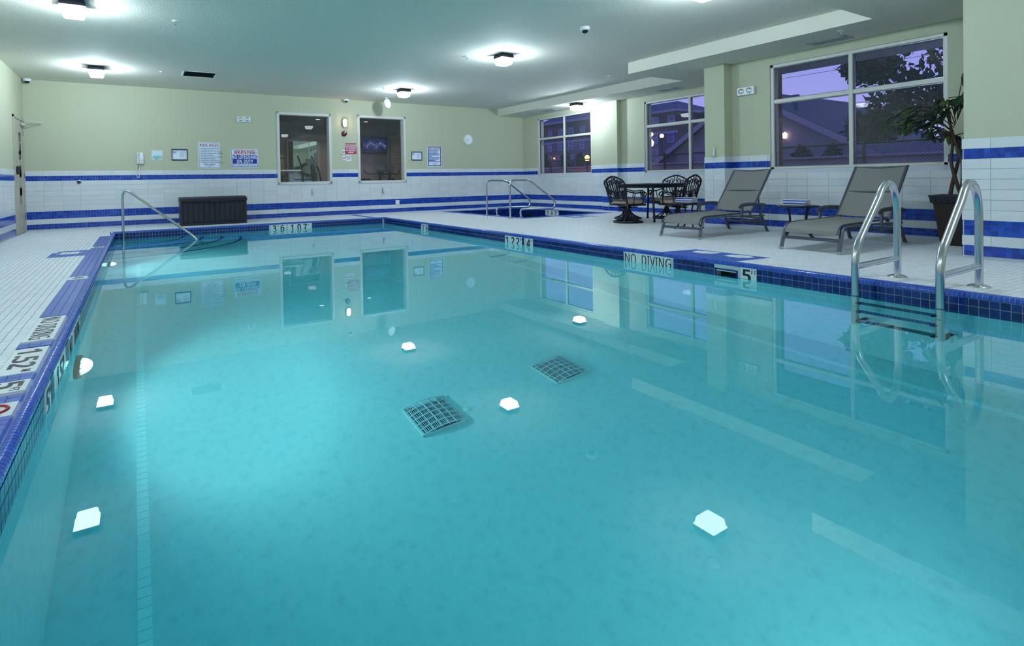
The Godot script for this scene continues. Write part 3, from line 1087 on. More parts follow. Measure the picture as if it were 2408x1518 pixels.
# ---------------------------------------------------------------- spa
func spa() -> void:
	var w := thing("whirlpool_spa", "square sunken whirlpool spa with dark blue tile in far corner", "spa")
	var st := st_new()
	bx(st, Vector3(9.45, -1.3, 0.75), Vector3(11.75, -1.1, 3.95))
	bx(st, Vector3(9.35, -1.3, 0.65), Vector3(9.45, -0.004, 4.05))
	bx(st, Vector3(11.75, -1.3, 0.65), Vector3(11.85, -0.004, 4.05))
	bx(st, Vector3(9.45, -1.3, 0.65), Vector3(11.75, -0.004, 0.75))
	bx(st, Vector3(9.45, -1.3, 3.95), Vector3(11.75, -0.004, 4.05))
	done(st, "basin", M.plaster, w)
	st = st_new()
	bx(st, Vector3(9.45, -0.7, 0.75), Vector3(9.9, -0.55, 3.95))
	bx(st, Vector3(11.3, -0.7, 0.75), Vector3(11.75, -0.55, 3.95))
	bx(st, Vector3(9.9, -0.7, 0.75), Vector3(11.3, -0.55, 1.2))
	done(st, "bench", M.plaster, w)
	var rows := []
	for s in [[Vector3(9.45, 0, 0.75), Vector3(11.75, 0, 0.75), Vector3(0, 0, 1)], [Vector3(11.75, 0, 0.75), Vector3(11.75, 0, 3.95), Vector3(-1, 0, 0)], [Vector3(9.45, 0, 3.95), Vector3(9.45, 0, 0.75), Vector3(1, 0, 0)]]:
		var x: Vector3 = (s[1] - s[0]).normalized()
		for r in 6:
			for i in int(s[0].distance_to(s[1]) / U):
				if r < 3 and s[2].x < 0 and absf(0.75 + (i + 0.5) * U - 2.24) < 0.28: continue
				rows.append([s[0] + x * (i + 0.5) * U + s[2] * 0.003 + Vector3.UP * (-0.012 - (r + 0.5) * U), Basis(x, Vector3.UP, s[2]), U - 0.004, U - 0.004, rng.randi() % 3])
	tile_field(w, "spa_tile", rows, M.pool_tile, 120, 0.010)
	st = st_new()
	cbox(st, Vector3(11.745, -0.082, 2.24), Vector3(0.012, 0.15, 0.55), 0.001)
	var pnl := done(st, "marker_panel", M.sign_tile, w)
	var bas := Basis(Vector3(0, 0, 1), Vector3.UP, Vector3(-1, 0, 0))
	for q in [["1", -0.17], ["0", 0.0], ["7", 0.15]]:
		lettering(q[0], 0.11, M.ink, pnl, Transform3D(bas, Vector3(11.739, -0.082, 2.24 + q[1])))
	lettering("M", 0.035, M.ink, pnl, Transform3D(bas, Vector3(11.739, -0.045, 2.24 + 0.24)), 1.0, false)
	st = st_new()
	cbox(st, Vector3(11.742, -0.19, 1.25), Vector3(0.02, 0.09, 0.3), 0.004)
	done(st, "skimmer_mouth", M.black, w)
	var wa := thing("spa_water", "pale still water in the whirlpool spa", "water")
	st = st_new()
	bx(st, Vector3(9.44, -1.2, 0.74), Vector3(11.76, -0.26, 3.96))
	done(st, "water_surface", M.water, wa)
	for k in 2:
		var z: float = [3.07, 4.0][k]
		var o := thing("spa_handrail", ["curved stainless handrail beside the spa, farther of the pair", "curved stainless handrail beside the spa, nearer of the pair"][k], "handrail", Vector3(9.03, 0, z), 0.0, "pair of handrails at the spa")
		st = st_new()
		var p := fillet([Vector3(0, 0, 0), Vector3(0, 0.855, 0), Vector3(0.56, 0.85, 0), Vector3(1.31, 0.34, 0), Vector3(1.27, 0.175, 0), Vector3(0.27, 0.195, 0), Vector3(0.30, 0.0, 0)], 0.13, 8)
		tube(st, p, 0.021, 14)
		done(st, "rail", M.steel, o)
		for x in [0.0, 0.297]:
			st = st_new(); flange(st, Vector3(x, 0.002, 0), 0.06)
			done(st, "deck_flange", M.steel, o)

# ---------------------------------------------------------------- on the ceiling
func glow_mat(c: Color, energy: float, rough := 0.3) -> StandardMaterial3D:
	var m := mat(c, rough)
	m.emission_enabled = true
	m.emission = c
	m.emission_energy_multiplier = energy
	return m

func omni(parent: Node3D, at: Vector3, c: Color, energy: float, size := 0.06) -> void:
	var l := OmniLight3D.new()
	l.name = "lamp_light"
	l.position = at
	l.light_color = c
	l.light_energy = energy
	l.light_size = size
	l.omni_range = 30.0
	l.omni_attenuation = 2.0
	l.shadow_enabled = true
	parent.add_child(l)

func square_frustum(st: SurfaceTool, prof: Array) -> void:
	# profile of (half side, height) for a square plan
	var p := []
	for q in prof: p.append(Vector2(q.x * sqrt(2.0), q.y))
	lathe(st, p, 4, Transform3D(Basis(Vector3.UP, PI / 4), Vector3.ZERO), false)

func ceiling_things() -> void:
	M.lamp_lens = glow_mat(c8(236, 246, 255), 11.0)
	M.lamp_black = mat(c8(22, 26, 48), 0.4)
	var lamps := [[1.336, HC, 5.98, "square black-rimmed ceiling lamp over the left deck at top edge"], [1.34, HC, 1.97, "square black-rimmed ceiling lamp in the far left corner"], [7.43, HC, 6.06, "square black-rimmed ceiling lamp over the right pool edge, mid ceiling"], [7.38, HC, 2.10, "square black-rimmed ceiling lamp near the wall speaker"], [7.43, HC, 9.9, "square ceiling lamp just above the top of the picture"], [11.8, HS, 3.2, "square lamp under the soffit by the far window"], [1.34, HC, 10.0, "square ceiling lamp over the left deck near the viewer"], [1.34, HC, 14.0, "square ceiling lamp behind the viewer on the left"], [7.0, HC, 14.0, "square ceiling lamp behind the viewer on the right"]]
	for a in lamps:
		var o := thing("ceiling_lamp", a[3], "lamp", Vector3(a[0], a[1], a[2]), 0.0, "square ceiling lamps")
		var st := st_new()
		square_frustum(st, [Vector2(0.0, -0.072), Vector2(0.13, -0.072), Vector2(0.116, 0.0)])
		done(st, "housing", M.lamp_black, o)
		st = st_new()
		square_frustum(st, [Vector2(0.0, -0.185), Vector2(0.085, -0.185), Vector2(0.103, -0.168), Vector2(0.118, -0.092), Vector2(0.126, -0.088), Vector2(0.126, -0.0725)])
		done(st, "lamp_lens", M.lamp_lens, o)
		omni(o, Vector3(0, -0.13, 0), c8(218, 240, 255), 2.3, 0.055)
	# return air grille
	var g := thing("return_grille", "dark return air grille with white frame in the ceiling", "vent", Vector3(3.02, HC, 2.03))
	vent(g, 0.60, 0.56, 22, M.black_plastic, true)
	var vl := ["slim soffit air vent beside the far window lamp", "slim soffit air vent above the middle window", "slim soffit air vent above the large near window"]
	var vp := [Vector3(12.07, HS, 1.80), Vector3(12.2, HS, 5.75), Vector3(10.67, HS, 9.69)]
	for k in 3:
		var v := thing("soffit_vent", vl[k], "vent", vp[k], 0.0, "soffit air vents")
		vent(v, 0.26, 0.52, 5, M.grey_plastic, false)
	# sprinklers
	var sp := [[2.41, HC, 5.68, "sprinkler head on the ceiling beside the top left lamp"], [2.38, HC, 2.0, "sprinkler head on the ceiling left of the return grille"], [6.92, HC, 5.67, "sprinkler head left of the mid ceiling lamp"], [6.86, HC, 2.12, "sprinkler head above the wall speaker"], [10.48, HC, 2.06, "sprinkler head near the far end of the soffit"], [10.6, HC, 5.49, "sprinkler head between the two soffit steps"], [10.22, HS, 10.03, "sprinkler head hanging from the near soffit"]]
	for a in sp:
		var o := thing("sprinkler_head", a[3], "sprinkler", Vector3(a[0], a[1], a[2]), 0.0, "ceiling sprinklers")
		var st := st_new()
		lathe(st, [Vector2(0.012, -0.012), Vector2(0.04, -0.008), Vector2(0.042, 0.0)], 18)
		done(st, "escutcheon", M.white_plastic, o)
		st = st_new()
		lathe(st, [Vector2(0.0, -0.052), Vector2(0.018, -0.052), Vector2(0.018, -0.049), Vector2(0.006, -0.046), Vector2(0.006, -0.03), Vector2(0.011, -0.02), Vector2(0.011, -0.005)], 12)
		done(st, "deflector", M.steel, o)
	# dome cameras
	var cams := [[0.09, HC, 0.09, "dome camera tucked in the far left ceiling corner"], [6.66, HC, 0.10, "dome camera at the ceiling above the wall lamp"], [7.49, HC, 7.97, "white dome camera alone in the middle of the ceiling"]]
	for a in cams:
		var o := thing("dome_camera", a[3], "camera", Vector3(a[0], a[1], a[2]), 0.0, "ceiling dome cameras")
		var st := st_new()
		lathe(st, [Vector2(0.0, -0.05), Vector2(0.05, -0.05), Vector2(0.066, -0.042), Vector2(0.07, -0.02), Vector2(0.07, 0.0)], 24)
		done(st, "housing", M.white_plastic, o)
		st = st_new()
		var d := []
		for i in 8:
			var t := -PI / 2 + PI / 2 * i / 7.0
			d.append(Vector2(0.045 * cos(t), -0.05 + 0.04 * sin(t)))
		lathe(st, d, 20)
		done(st, "smoked_dome", mat(c8(10, 12, 18), 0.08), o)
	# loudspeaker on a bracket
	var o := thing("wall_speaker", "white oval loudspeaker hanging on a bracket by the ceiling", "speaker", Vector3(7.50, HC, 0.82))
	var st := st_new()
	tube(st, [Vector3(0, 0, -0.06), Vector3(0, -0.09, -0.02)], 0.012, 8)
	cbox(st, Vector3(0, -0.004, -0.06), Vector3(0.09, 0.008, 0.07), 0.002)
	done(st, "bracket", M.white_plastic, o)
	st = st_new()
	var tilt := Transform3D(Basis(Vector3.RIGHT, 1.15) * Basis(Vector3.UP, 0.0), Vector3(0, -0.17, 0.0))
	lathe(st, [Vector2(0.0, -0.08), Vector2(0.06, -0.075), Vector2(0.105, -0.02), Vector2(0.115, 0.03), Vector2(0.105, 0.05)], 24, Transform3D(tilt.basis * Basis.from_scale(Vector3(0.82, 1, 1.25)), tilt.origin))
	done(st, "cabinet", M.white_plastic, o)
	st = st_new()
	lathe(st, [Vector2(0.104, 0.05), Vector2(0.09, 0.058), Vector2(0.0, 0.064)], 24, Transform3D(tilt.basis * Basis.from_scale(Vector3(0.82, 1, 1.25)), tilt.origin))
	done(st, "speaker_grille", mat(c8(214, 217, 222), 0.6), o)

# a flat vent below y = 0: sx by sz, n louvres
func vent(o: Node3D, sx: float, sz: float, n: int, slat: Material, dark: bool) -> void:
	var st := st_new()
	var f := 0.03
	for q in [[-sx / 2, sx / 2, -sz / 2, -sz / 2 + f], [-sx / 2, sx / 2, sz / 2 - f, sz / 2], [-sx / 2, -sx / 2 + f, -sz / 2, sz / 2], [sx / 2 - f, sx / 2, -sz / 2, sz / 2]]:
		cbox(st, Vector3((q[0] + q[1]) / 2, -0.006, (q[2] + q[3]) / 2), Vector3(q[1] - q[0], 0.012, q[3] - q[2]), 0.003)
	done(st, "frame", M.white_plastic if dark else M.alu, o)
	st = st_new()
	bx(st, Vector3(-sx / 2 + f, -0.003, -sz / 2 + f), Vector3(sx / 2 - f, -0.001, sz / 2 - f))
	done(st, "backing", M.black, o)
	for i in n:
		st = st_new()
		if dark:
			var z := lerpf(-sz / 2 + f, sz / 2 - f, (i + 0.5) / n)
			bar(st, Vector3(-sx / 2 + f, -0.006, z), Vector3(sx / 2 - f, -0.006, z), 0.012, 0.0025, Vector3(0, 1, 0.7), 0.0005)
		else:
			var x := lerpf(-sx / 2 + f, sx / 2 - f, (i + 0.5) / n)
			bar(st, Vector3(x, -0.006, -sz / 2 + f), Vector3(x, -0.006, sz / 2 - f), 0.028, 0.003, Vector3(0.5, 1, 0), 0.0005)
		done(st, "louvre", slat, o)

# ---------------------------------------------------------------- on the walls
# a board on the back wall spanning x0..x1, y0..y1
func board(called: String, label: String, category: String, x0: float, x1: float, y0: float, y1: float, m: Material, thick := 0.006) -> Node3D:
	var o := thing(called, label, category, Vector3((x0 + x1) / 2.0, (y0 + y1) / 2.0, 0.0))
	var st := st_new()
	var c := PackedVector2Array()
	var w := (x1 - x0) / 2.0; var h := (y1 - y0) / 2.0; var r := 0.015
	for q in [[w - r, h - r, 0.0], [-w + r, h - r, PI / 2], [-w + r, -h + r, PI], [w - r, -h + r, PI * 1.5]]:
		for i in 4:
			var a: float = q[2] + PI / 2 * i / 3.0
			c.append(Vector2(q[0] + cos(a) * r, q[1] + sin(a) * r))
	extrude(st, c, thick, Transform3D(Basis(), Vector3(0, 0, 0.001)))
	done(st, "plate", m, o)
	return o

func rect_outline(st: SurfaceTool, x0: float, x1: float, y0: float, y1: float, w: float, z: float) -> void:
	for q in [[x0, x1, y0, y0 + w], [x0, x1, y1 - w, y1], [x0, x0 + w, y0, y1], [x1 - w, x1, y0, y1]]:
		bx(st, Vector3(q[0], q[2], z), Vector3(q[1], q[3], z + 0.001))

func T(x: float, y: float, z: float) -> Transform3D:
	return Transform3D(Basis(), Vector3(x, y, z))

func wall_things() -> void:
	M.navy_ink = mat(c8(24, 44, 130), 0.5)
	M.blue_ink = mat(c8(20, 40, 150), 0.5)
	M.green_ink = mat(c8(40, 150, 130), 0.5)
	M.maroon_ink = mat(c8(130, 24, 40), 0.5)
	M.sign_white = mat(c8(222, 230, 244), 0.35)
	M.grey_ink = mat(c8(120, 126, 146), 0.6)
	var z := 0.007
	# pool rules
	var o := board("pool_rules_sign", "tall white sign headed POOL RULES with a blue border", "sign", 3.143, 3.606, 1.242, 1.849, M.sign_white)
	var st := st_new()
	rect_outline(st, -0.215, 0.215, -0.285, 0.288, 0.006, z)
	bx(st, Vector3(-0.19, 0.20, z), Vector3(0.19, 0.204, z + 0.001))
	done(st, "border", M.navy_ink, o)
	lettering("POOL RULES", 0.05, M.maroon_ink, o, T(0, 0.237, z), 0.98)
	var lines := ["• WARNING NO LIFEGUARD ON DUTY", "• SHOWER BEFORE ENTERING POOL", "• NO ANIMALS IN POOL OR ON POOL DECK", "• NO FOOD OR DRINK IN POOL OR ON DECK", "• NO DIVING OR JUMPING", "• CHILDREN UNDER 12 YEARS OLD MUST BE", "   ACCOMPANIED BY AN ADULT", "• NO HORSEPLAY, FLIPPERS OR TOYS", "• LONG HAIR MUST WEAR A BATHING CAP"]
	for i in lines.size():
		var l := lettering(lines[i], 0.0205, M.navy_ink, o, T(0, 0.165 - 0.0405 * i, z), 0.82)
		var half: float = (l.mesh as TextMesh).get_aabb().size.x * 0.82 / 2.0
		l.position.x = -0.195 + half
	lettering("POOL HOURS", 0.028, M.maroon_ink, o, T(0, -0.205, z), 1.0)
	lettering("STRICTLY OBSERVED", 0.014, M.navy_ink, o, T(0, -0.232, z), 1.0)
	lettering("TO", 0.024, M.navy_ink, o, T(0, -0.262, z), 1.0)
	st = st_new()
	bx(st, Vector3(-0.17, -0.272, z), Vector3(-0.03, -0.27, z + 0.001)); bx(st, Vector3(0.03, -0.272, z), Vector3(0.17, -0.27, z + 0.001))
	done(st, "ruled_line", M.navy_ink, o)
	# warning
	o = board("warning_sign", "WARNING NO LIFEGUARD ON DUTY sign with blue panel", "sign", 3.839, 4.461, 1.248, 1.703, M.sign_white)
	st = st_new(); rect_outline(st, -0.298, 0.298, -0.21, 0.214, 0.007, z); done(st, "border", M.navy_ink, o)
	lettering("WARNING", 0.088, M.red_ink, o, T(-0.01, 0.150, z), 0.78)
	st = st_new()
	cbox(st, Vector3(0, -0.015, z), Vector3(0.55, 0.215, 0.003), 0.001)
	done(st, "blue_panel", M.blue_ink, o)
	lettering("NO LIFEGUARD", 0.088, M.sign_white, o, T(0, 0.038, z + 0.002), 0.66)
	lettering("ON DUTY", 0.088, M.sign_white, o, T(0, -0.070, z + 0.002), 0.70)
	lettering("Children under the age of 14 should not use", 0.022, M.navy_ink, o, T(0, -0.148, z), 0.95)
	lettering("spa or pool without an adult in attendance.", 0.022, M.navy_ink, o, T(0, -0.184, z), 0.95)
	st = st_new()
	var ring := []
	for i in 24: ring.append(Vector3(0.222 + 0.038 * cos(TAU * i / 24), 0.148 + 0.038 * sin(TAU * i / 24), z))
	tube(st, ring, 0.0025, 5, true); tube(st, [Vector3(0.195, 0.175, z), Vector3(0.249, 0.121, z)], 0.0025, 5)
	tube(st, [Vector3(0.21, 0.135, z), Vector3(0.235, 0.162, z)], 0.006, 6)
	done(st, "no_diving_symbol", M.navy_ink, o)
	# emergency card
	o = board("emergency_card", "small pale card with green emergency dialling words beside the phone", "sign", 2.214, 2.427, 1.441, 1.651, mat(c8(204, 222, 236), 0.3), 0.004)
	for q in [["IN CASE OF", 0.028, -0.028], ["EMERGENCY", 0.028, -0.058], ["DIAL \"0\"", 0.024, -0.086]]:
		lettering(q[0], q[1], M.green_ink, o, T(0.01, q[2], 0.005), 0.85)
	notice_frame(Vector3(2.764, 1.5565, 0), 0.32, 0.257, "black framed notice hanging between the phone card and pool rules")
	notice_frame(Vector3(8.729, 1.573, 0), 0.33, 0.25, "black framed notice beside the spa rules sign")
	# spa rules
	o = board("spa_rules_sign", "tall blue bordered sign headed SPA RULES", "sign", 9.066, 9.526, 1.265, 1.862, M.sign_white)
	st = st_new(); rect_outline(st, -0.212, 0.212, -0.275, 0.283, 0.022, z); done(st, "border", M.blue_ink, o)
	lettering("SPA RULES", 0.055, M.maroon_ink, o, T(0, 0.222, z), 0.95)
	var widths := [0.33, 0.30, 0.34, 0.36, 0.12, 0.38, 0.34, 0.24, 0.37]
	st = st_new()
	for i in 9: bx(st, Vector3(-0.19, 0.152 - 0.0395 * i, z), Vector3(-0.19 + widths[i], 0.177 - 0.0395 * i, z + 0.0006))
	done(st, "text_band", mat(c8(116, 142, 214), 0.5), o)
	var sl := ["SHOWER BEFORE ENTERING SPA", "CHECK WATER TEMPERATURE", "NO ALCOHOL OR MEDICATION", "NO CHILDREN WITHOUT ADULT", "NO DIVING", "PREGNANT WOMEN OR PERSONS WITH", "HEALTH CONDITIONS ASK DOCTOR", "LIMIT USE TO 10 MIN", "NO GLASS OR FOOD IN THE SPA"]
	for i in 9:
		var l := lettering(sl[i], 0.017, M.navy_ink, o, T(0, 0.164 - 0.0395 * i, z + 0.0006), 0.75)
		l.position.x = -0.185 + (l.mesh as TextMesh).get_aabb().size.x * 0.75 / 2.0
		if (l.mesh as TextMesh).get_aabb().size.x * 0.75 > widths[i] - 0.01:
			l.scale.x = (widths[i] - 0.01) / (l.mesh as TextMesh).get_aabb().size.x
			l.position.x = -0.19 + widths[i] / 2.0
	lettering("SPA HOURS", 0.018, M.navy_ink, o, T(0, -0.215, z), 1.0)
	lettering("TO", 0.014, M.navy_ink, o, T(0, -0.245, z), 1.0)
	# red spa warning
	o = board("spa_limit_sign", "red sign limiting spa time with white capitals", "sign", 6.638, 6.948, 1.611, 1.893, mat(c8(170, 28, 56), 0.4))
	var rl := ["10 MIN MAXIMUM", "RECOMMENDED", "NO CHILDREN", "OR PREGNANT", "WOMEN"]
	for i in 5: lettering(rl[i], 0.034, M.sign_white, o, T(0, 0.096 - 0.049 * i, z), 0.82)
	# small card
	o = board("emergency_stop_card", "small white card lettered in red below the red sign", "sign", 6.655, 6.803, 1.43, 1.575, M.sign_white, 0.004)
	lettering("EMERGENCY", 0.03, M.maroon_ink, o, T(0, 0.028, 0.005), 0.62)
	lettering("STOP", 0.036, M.maroon_ink, o, T(0, -0.022, 0.005), 0.8)
	# switches
	for k in 2:
		o = thing("wall_button", ["white switch plate with a dark knob beside the red sign", "white switch plate with a red push button below the other switch"][k], "switch", Vector3(6.598, 1.664 - 0.156 * k, 0))
		st = st_new(); cbox(st, Vector3(0, 0, 0.004), Vector3(0.072, 0.115, 0.008), 0.003); done(st, "plate", M.white_plastic, o)
		st = st_new()
		lathe(st, [Vector2(0.018, 0.0), Vector2(0.018, 0.02), Vector2(0.014, 0.03), Vector2(0.0, 0.032)], 16, rot_to(Vector3(0, 0, 1), Vector3(0, 0, 0.008)))
		done(st, "knob", [M.black_plastic, M.red_ink][k], o)
	# bulkhead lamp and red beacon
	o = thing("bulkhead_lamp", "glowing oval bulkhead wall lamp between the two gym windows", "lamp", Vector3(6.638, 2.423, 0))
	st = st_new()
	var oval := func(r: float, h: float) -> PackedVector2Array:
		var p := PackedVector2Array()
		for i in 24:
			var a := TAU * i / 24
			p.append(Vector2(cos(a) * r, sin(a) * r + (h if sin(a) > 0 else -h)))
		return p
	extrude(st, oval.call(0.068, 0.055), 0.03)
	done(st, "base", M.black_plastic, o)
	var lens := glow_mat(c8(255, 226, 190), 5.0)
	st = st_new()
	for k in 6:
		var a0: PackedVector2Array = oval.call(0.058 * cos(PI / 2 * k / 6.5), 0.05)
		var a1: PackedVector2Array = oval.call(0.058 * cos(PI / 2 * (k + 1) / 6.5), 0.05 * (1.0 if k < 5 else 0.9))
		var h0_ := 0.03 + 0.06 * sin(PI / 2 * k / 6.5); var h1_ := 0.03 + 0.06 * sin(PI / 2 * (k + 1) / 6.5)
		for i in 24:
			var j := (i + 1) % 24
			quad(st, Vector3(a0[i].x, a0[i].y, h0_), Vector3(a0[j].x, a0[j].y, h0_), Vector3(a1[j].x, a1[j].y, h1_), Vector3(a1[i].x, a1[i].y, h1_))
		if k == 5:
			for i in 24: tri(st, Vector3(0, 0, h1_), Vector3(a1[i].x, a1[i].y, h1_), Vector3(a1[(i + 1) % 24].x, a1[(i + 1) % 24].y, h1_))
	done(st, "lamp_lens", lens, o)
	st = st_new()
	for s in [-1, 1]:
		var p := []
		for i in 9: p.append(Vector3(0.066 * cos(PI * i / 8.0), s * 0.028, 0.034 + 0.062 * sin(PI * i / 8.0)))
		tube(st, p, 0.004, 6)
	done(st, "wire_guard", M.black_plastic, o)
	omni(o, Vector3(0, 0.02, 0.065), c8(255, 205, 160), 0.06, 0.03)
	o = thing("red_beacon", "round dark red alarm beacon below the bulkhead lamp", "beacon", Vector3(6.62, 2.144, 0))
	var tw := rot_to(Vector3(0, 0, 1), Vector3.ZERO)
	st = st_new(); lathe(st, [Vector2(0.07, 0.0), Vector2(0.072, 0.03), Vector2(0.06, 0.034)], 24, tw); done(st, "base", M.black_plastic, o)
	st = st_new(); lathe(st, [Vector2(0.06, 0.03), Vector2(0.058, 0.07), Vector2(0.046, 0.09), Vector2(0.0, 0.096)], 24, tw); done(st, "red_dome", mat(c8(120, 10, 26), 0.15), o)
	# clock
	o = thing("wall_clock", "round white wall clock near the far right corner", "clock", Vector3(10.444, 2.076, 0))
	st = st_new(); lathe(st, [Vector2(0.15, 0.0), Vector2(0.155, 0.03), Vector2(0.145, 0.04), Vector2(0.132, 0.034)], 32, tw); done(st, "rim", M.white_plastic, o)
	st = st_new(); lathe(st, [Vector2(0.134, 0.028), Vector2(0.0, 0.028)], 32, tw); done(st, "dial", mat(c8(240, 243, 248), 0.4), o)
	st = st_new()
	for i in 12:
		var a := TAU * i / 12
		bar(st, Vector3(sin(a) * 0.105, cos(a) * 0.105, 0.030), Vector3(sin(a) * 0.124, cos(a) * 0.124, 0.030), 0.006, 0.002, Vector3(0, 0, 1), 0.0005)
	done(st, "hour_mark", M.ink, o)
	st = st_new(); bar(st, Vector3(0, 0, 0.032), Vector3(-0.045, -0.045, 0.032), 0.007, 0.002, Vector3(0, 0, 1), 0.0005); done(st, "hour_hand", M.ink, o)
	st = st_new(); bar(st, Vector3(0, 0, 0.034), Vector3(-0.092, -0.035, 0.034), 0.005, 0.002, Vector3(0, 0, 1), 0.0005); done(st, "minute_hand", M.ink, o)
	# phone
	o = thing("wall_phone", "pale wall telephone with a hanging coiled cord", "phone", Vector3(1.99, 1.47, 0))
	st = st_new(); cbox(st, Vector3(0.012, 0, 0.025), Vector3(0.115, 0.25, 0.05), 0.012); done(st, "body", M.white_plastic, o)
	st = st_new()
	tube(st, spline([Vector3(-0.038, 0.115, 0.06), Vector3(-0.038, 0.10, 0.085), Vector3(-0.038, 0.0, 0.075), Vector3(-0.038, -0.10, 0.085), Vector3(-0.038, -0.115, 0.06)], 5), [0.028, 0.03, 0.03, 0.028, 0.026, 0.024, 0.022, 0.02, 0.02, 0.02, 0.02, 0.02, 0.02, 0.022, 0.024, 0.026, 0.028, 0.03, 0.03, 0.03, 0.028], 12)
	done(st, "handset", mat(c8(206, 212, 216), 0.35), o)
	st = st_new()
	for i in 3:
		for j in 4: cbox(st, Vector3(0.012 + 0.02 * i, -0.03 - 0.02 * j, 0.051), Vector3(0.011, 0.011, 0.004), 0.001)
	done(st, "keypad", M.grey_plastic, o)
	st = st_new()
	tube(st, spline([Vector3(-0.038, -0.11, 0.05), Vector3(-0.066, -0.2, 0.03), Vector3(-0.07, -0.36, 0.03), Vector3(-0.045, -0.42, 0.03), Vector3(-0.015, -0.38, 0.03), Vector3(-0.012, -0.22, 0.03), Vector3(-0.01, -0.125, 0.02)], 6), 0.0055, 7)
	done(st, "cord", M.white_plastic, o)
	# hooks, outlet, shower knob
	coat_hook(Vector3(5.738, 0.615, 0.012), Vector3(0, 0, 1), "steel towel hook on the tile below the left gym window")
	coat_hook(Vector3(7.668, 0.597, 0.012), Vector3(0, 0, 1), "steel towel hook on the tile below the right gym window")
	coat_hook(Vector3(10.708, 1.27, 7.81), Vector3(-1, 0, 0), "steel towel hook on the pier above the wainscot")
	o = thing("outlet_plate", "small white outlet plate set in the wide blue band", "outlet", Vector3(8.105, 0.291, 0.014))
	st = st_new(); cbox(st, Vector3(0, 0, 0.003), Vector3(0.115, 0.115, 0.006), 0.003); done(st, "plate", M.white_plastic, o)
	st = st_new(); cbox(st, Vector3(0, 0, 0.007), Vector3(0.05, 0.07, 0.004), 0.002); done(st, "cover", M.sign_white, o)
	o = thing("wall_nozzle", "small round steel nozzle in the tile near the door", "nozzle", Vector3(0.89, 0.97, 0.014))
	st = st_new(); lathe(st, [Vector2(0.045, 0.0), Vector2(0.045, 0.008), Vector2(0.03, 0.014)], 20, tw); done(st, "rosette", M.steel, o)
	st = st_new(); lathe(st, [Vector2(0.03, 0.01), Vector2(0.024, 0.03), Vector2(0.0, 0.03)], 16, tw); done(st, "core", M.black_plastic, o)
	# emergency lights
	emergency_light(Vector3(4.143, 2.41, 0), 0.0, "white twin-head emergency light on the back wall")
	emergency_light(Vector3(10.945, 2.315, 8.27), -PI / 2, "white twin-head emergency light beside the large window")
	gym_window("window_4", "interior window to the gym showing the exercise machine", [4.9, 6.28, 0.83, 2.64])
	gym_window("window_5", "interior window to the gym showing the television", [6.98, 8.40, 0.83, 2.655])

func notice_frame(at: Vector3, w: float, h: float, label: String) -> void:
	var o := thing("notice_frame", label, "notice", at, 0.0, "black framed notices")
	var st := st_new()
	for q in [[-w / 2, w / 2, -h / 2, -h / 2 + 0.016], [-w / 2, w / 2, h / 2 - 0.016, h / 2], [-w / 2, -w / 2 + 0.016, -h / 2, h / 2], [w / 2 - 0.016, w / 2, -h / 2, h / 2]]:
		cbox(st, Vector3((q[0] + q[1]) / 2, (q[2] + q[3]) / 2, 0.01), Vector3(q[1] - q[0], q[3] - q[2], 0.02), 0.003)
	done(st, "frame", M.black_plastic, o)
	st = st_new(); bx(st, Vector3(-w / 2 + 0.01, -h / 2 + 0.01, 0.001), Vector3(w / 2 - 0.01, h / 2 - 0.01, 0.006)); done(st, "paper", M.sign_white, o)
	st = st_new()
	bx(st, Vector3(-w / 2 + 0.02, h / 2 - 0.032, 0.006), Vector3(w / 2 - 0.02, h / 2 - 0.02, 0.0066))
	bx(st, Vector3(-w / 2 + 0.02, -h / 2 + 0.02, 0.006), Vector3(w / 2 - 0.02, -h / 2 + 0.032, 0.0066))
	done(st, "blue_stripe", mat(c8(54, 96, 176), 0.5), o)
	st = st_new()
	for i in 4: bx(st, Vector3(-w / 2 + 0.026, h / 2 - 0.056 - 0.014 * i, 0.006), Vector3(-w / 2 + [0.125, 0.07, 0.11, 0.09][i], h / 2 - 0.047 - 0.014 * i, 0.0064))
	for i in 8: bx(st, Vector3(0.0, h / 2 - 0.058 - 0.0175 * i, 0.006), Vector3([0.12, 0.11, 0.12, 0.07, 0.12, 0.08, 0.1, 0.06][i], h / 2 - 0.053 - 0.0175 * i, 0.0064))
	done(st, "printed_line", M.grey_ink, o)

func coat_hook(at: Vector3, n: Vector3, label: String) -> void:
	var o := thing("towel_hook", label, "hook", at, atan2(n.x, n.z), "steel towel hooks")
	var st := st_new(); cbox(st, Vector3(0, 0.03, 0.003), Vector3(0.032, 0.15, 0.006), 0.002); done(st, "plate", M.steel, o)
	st = st_new()
	var p := fillet([Vector3(0, -0.04, 0.006), Vector3(0, -0.055, 0.02), Vector3(0, -0.06, 0.075), Vector3(0, 0.015, 0.095)], 0.02, 5)
	for i in p.size() - 1: bar(st, p[i], p[i + 1], 0.024, 0.006, Vector3(0, 0, 1) if absf((p[i + 1] - p[i]).normalized().y) > 0.7 else Vector3.UP, 0.001)
	done(st, "prong", M.steel, o)

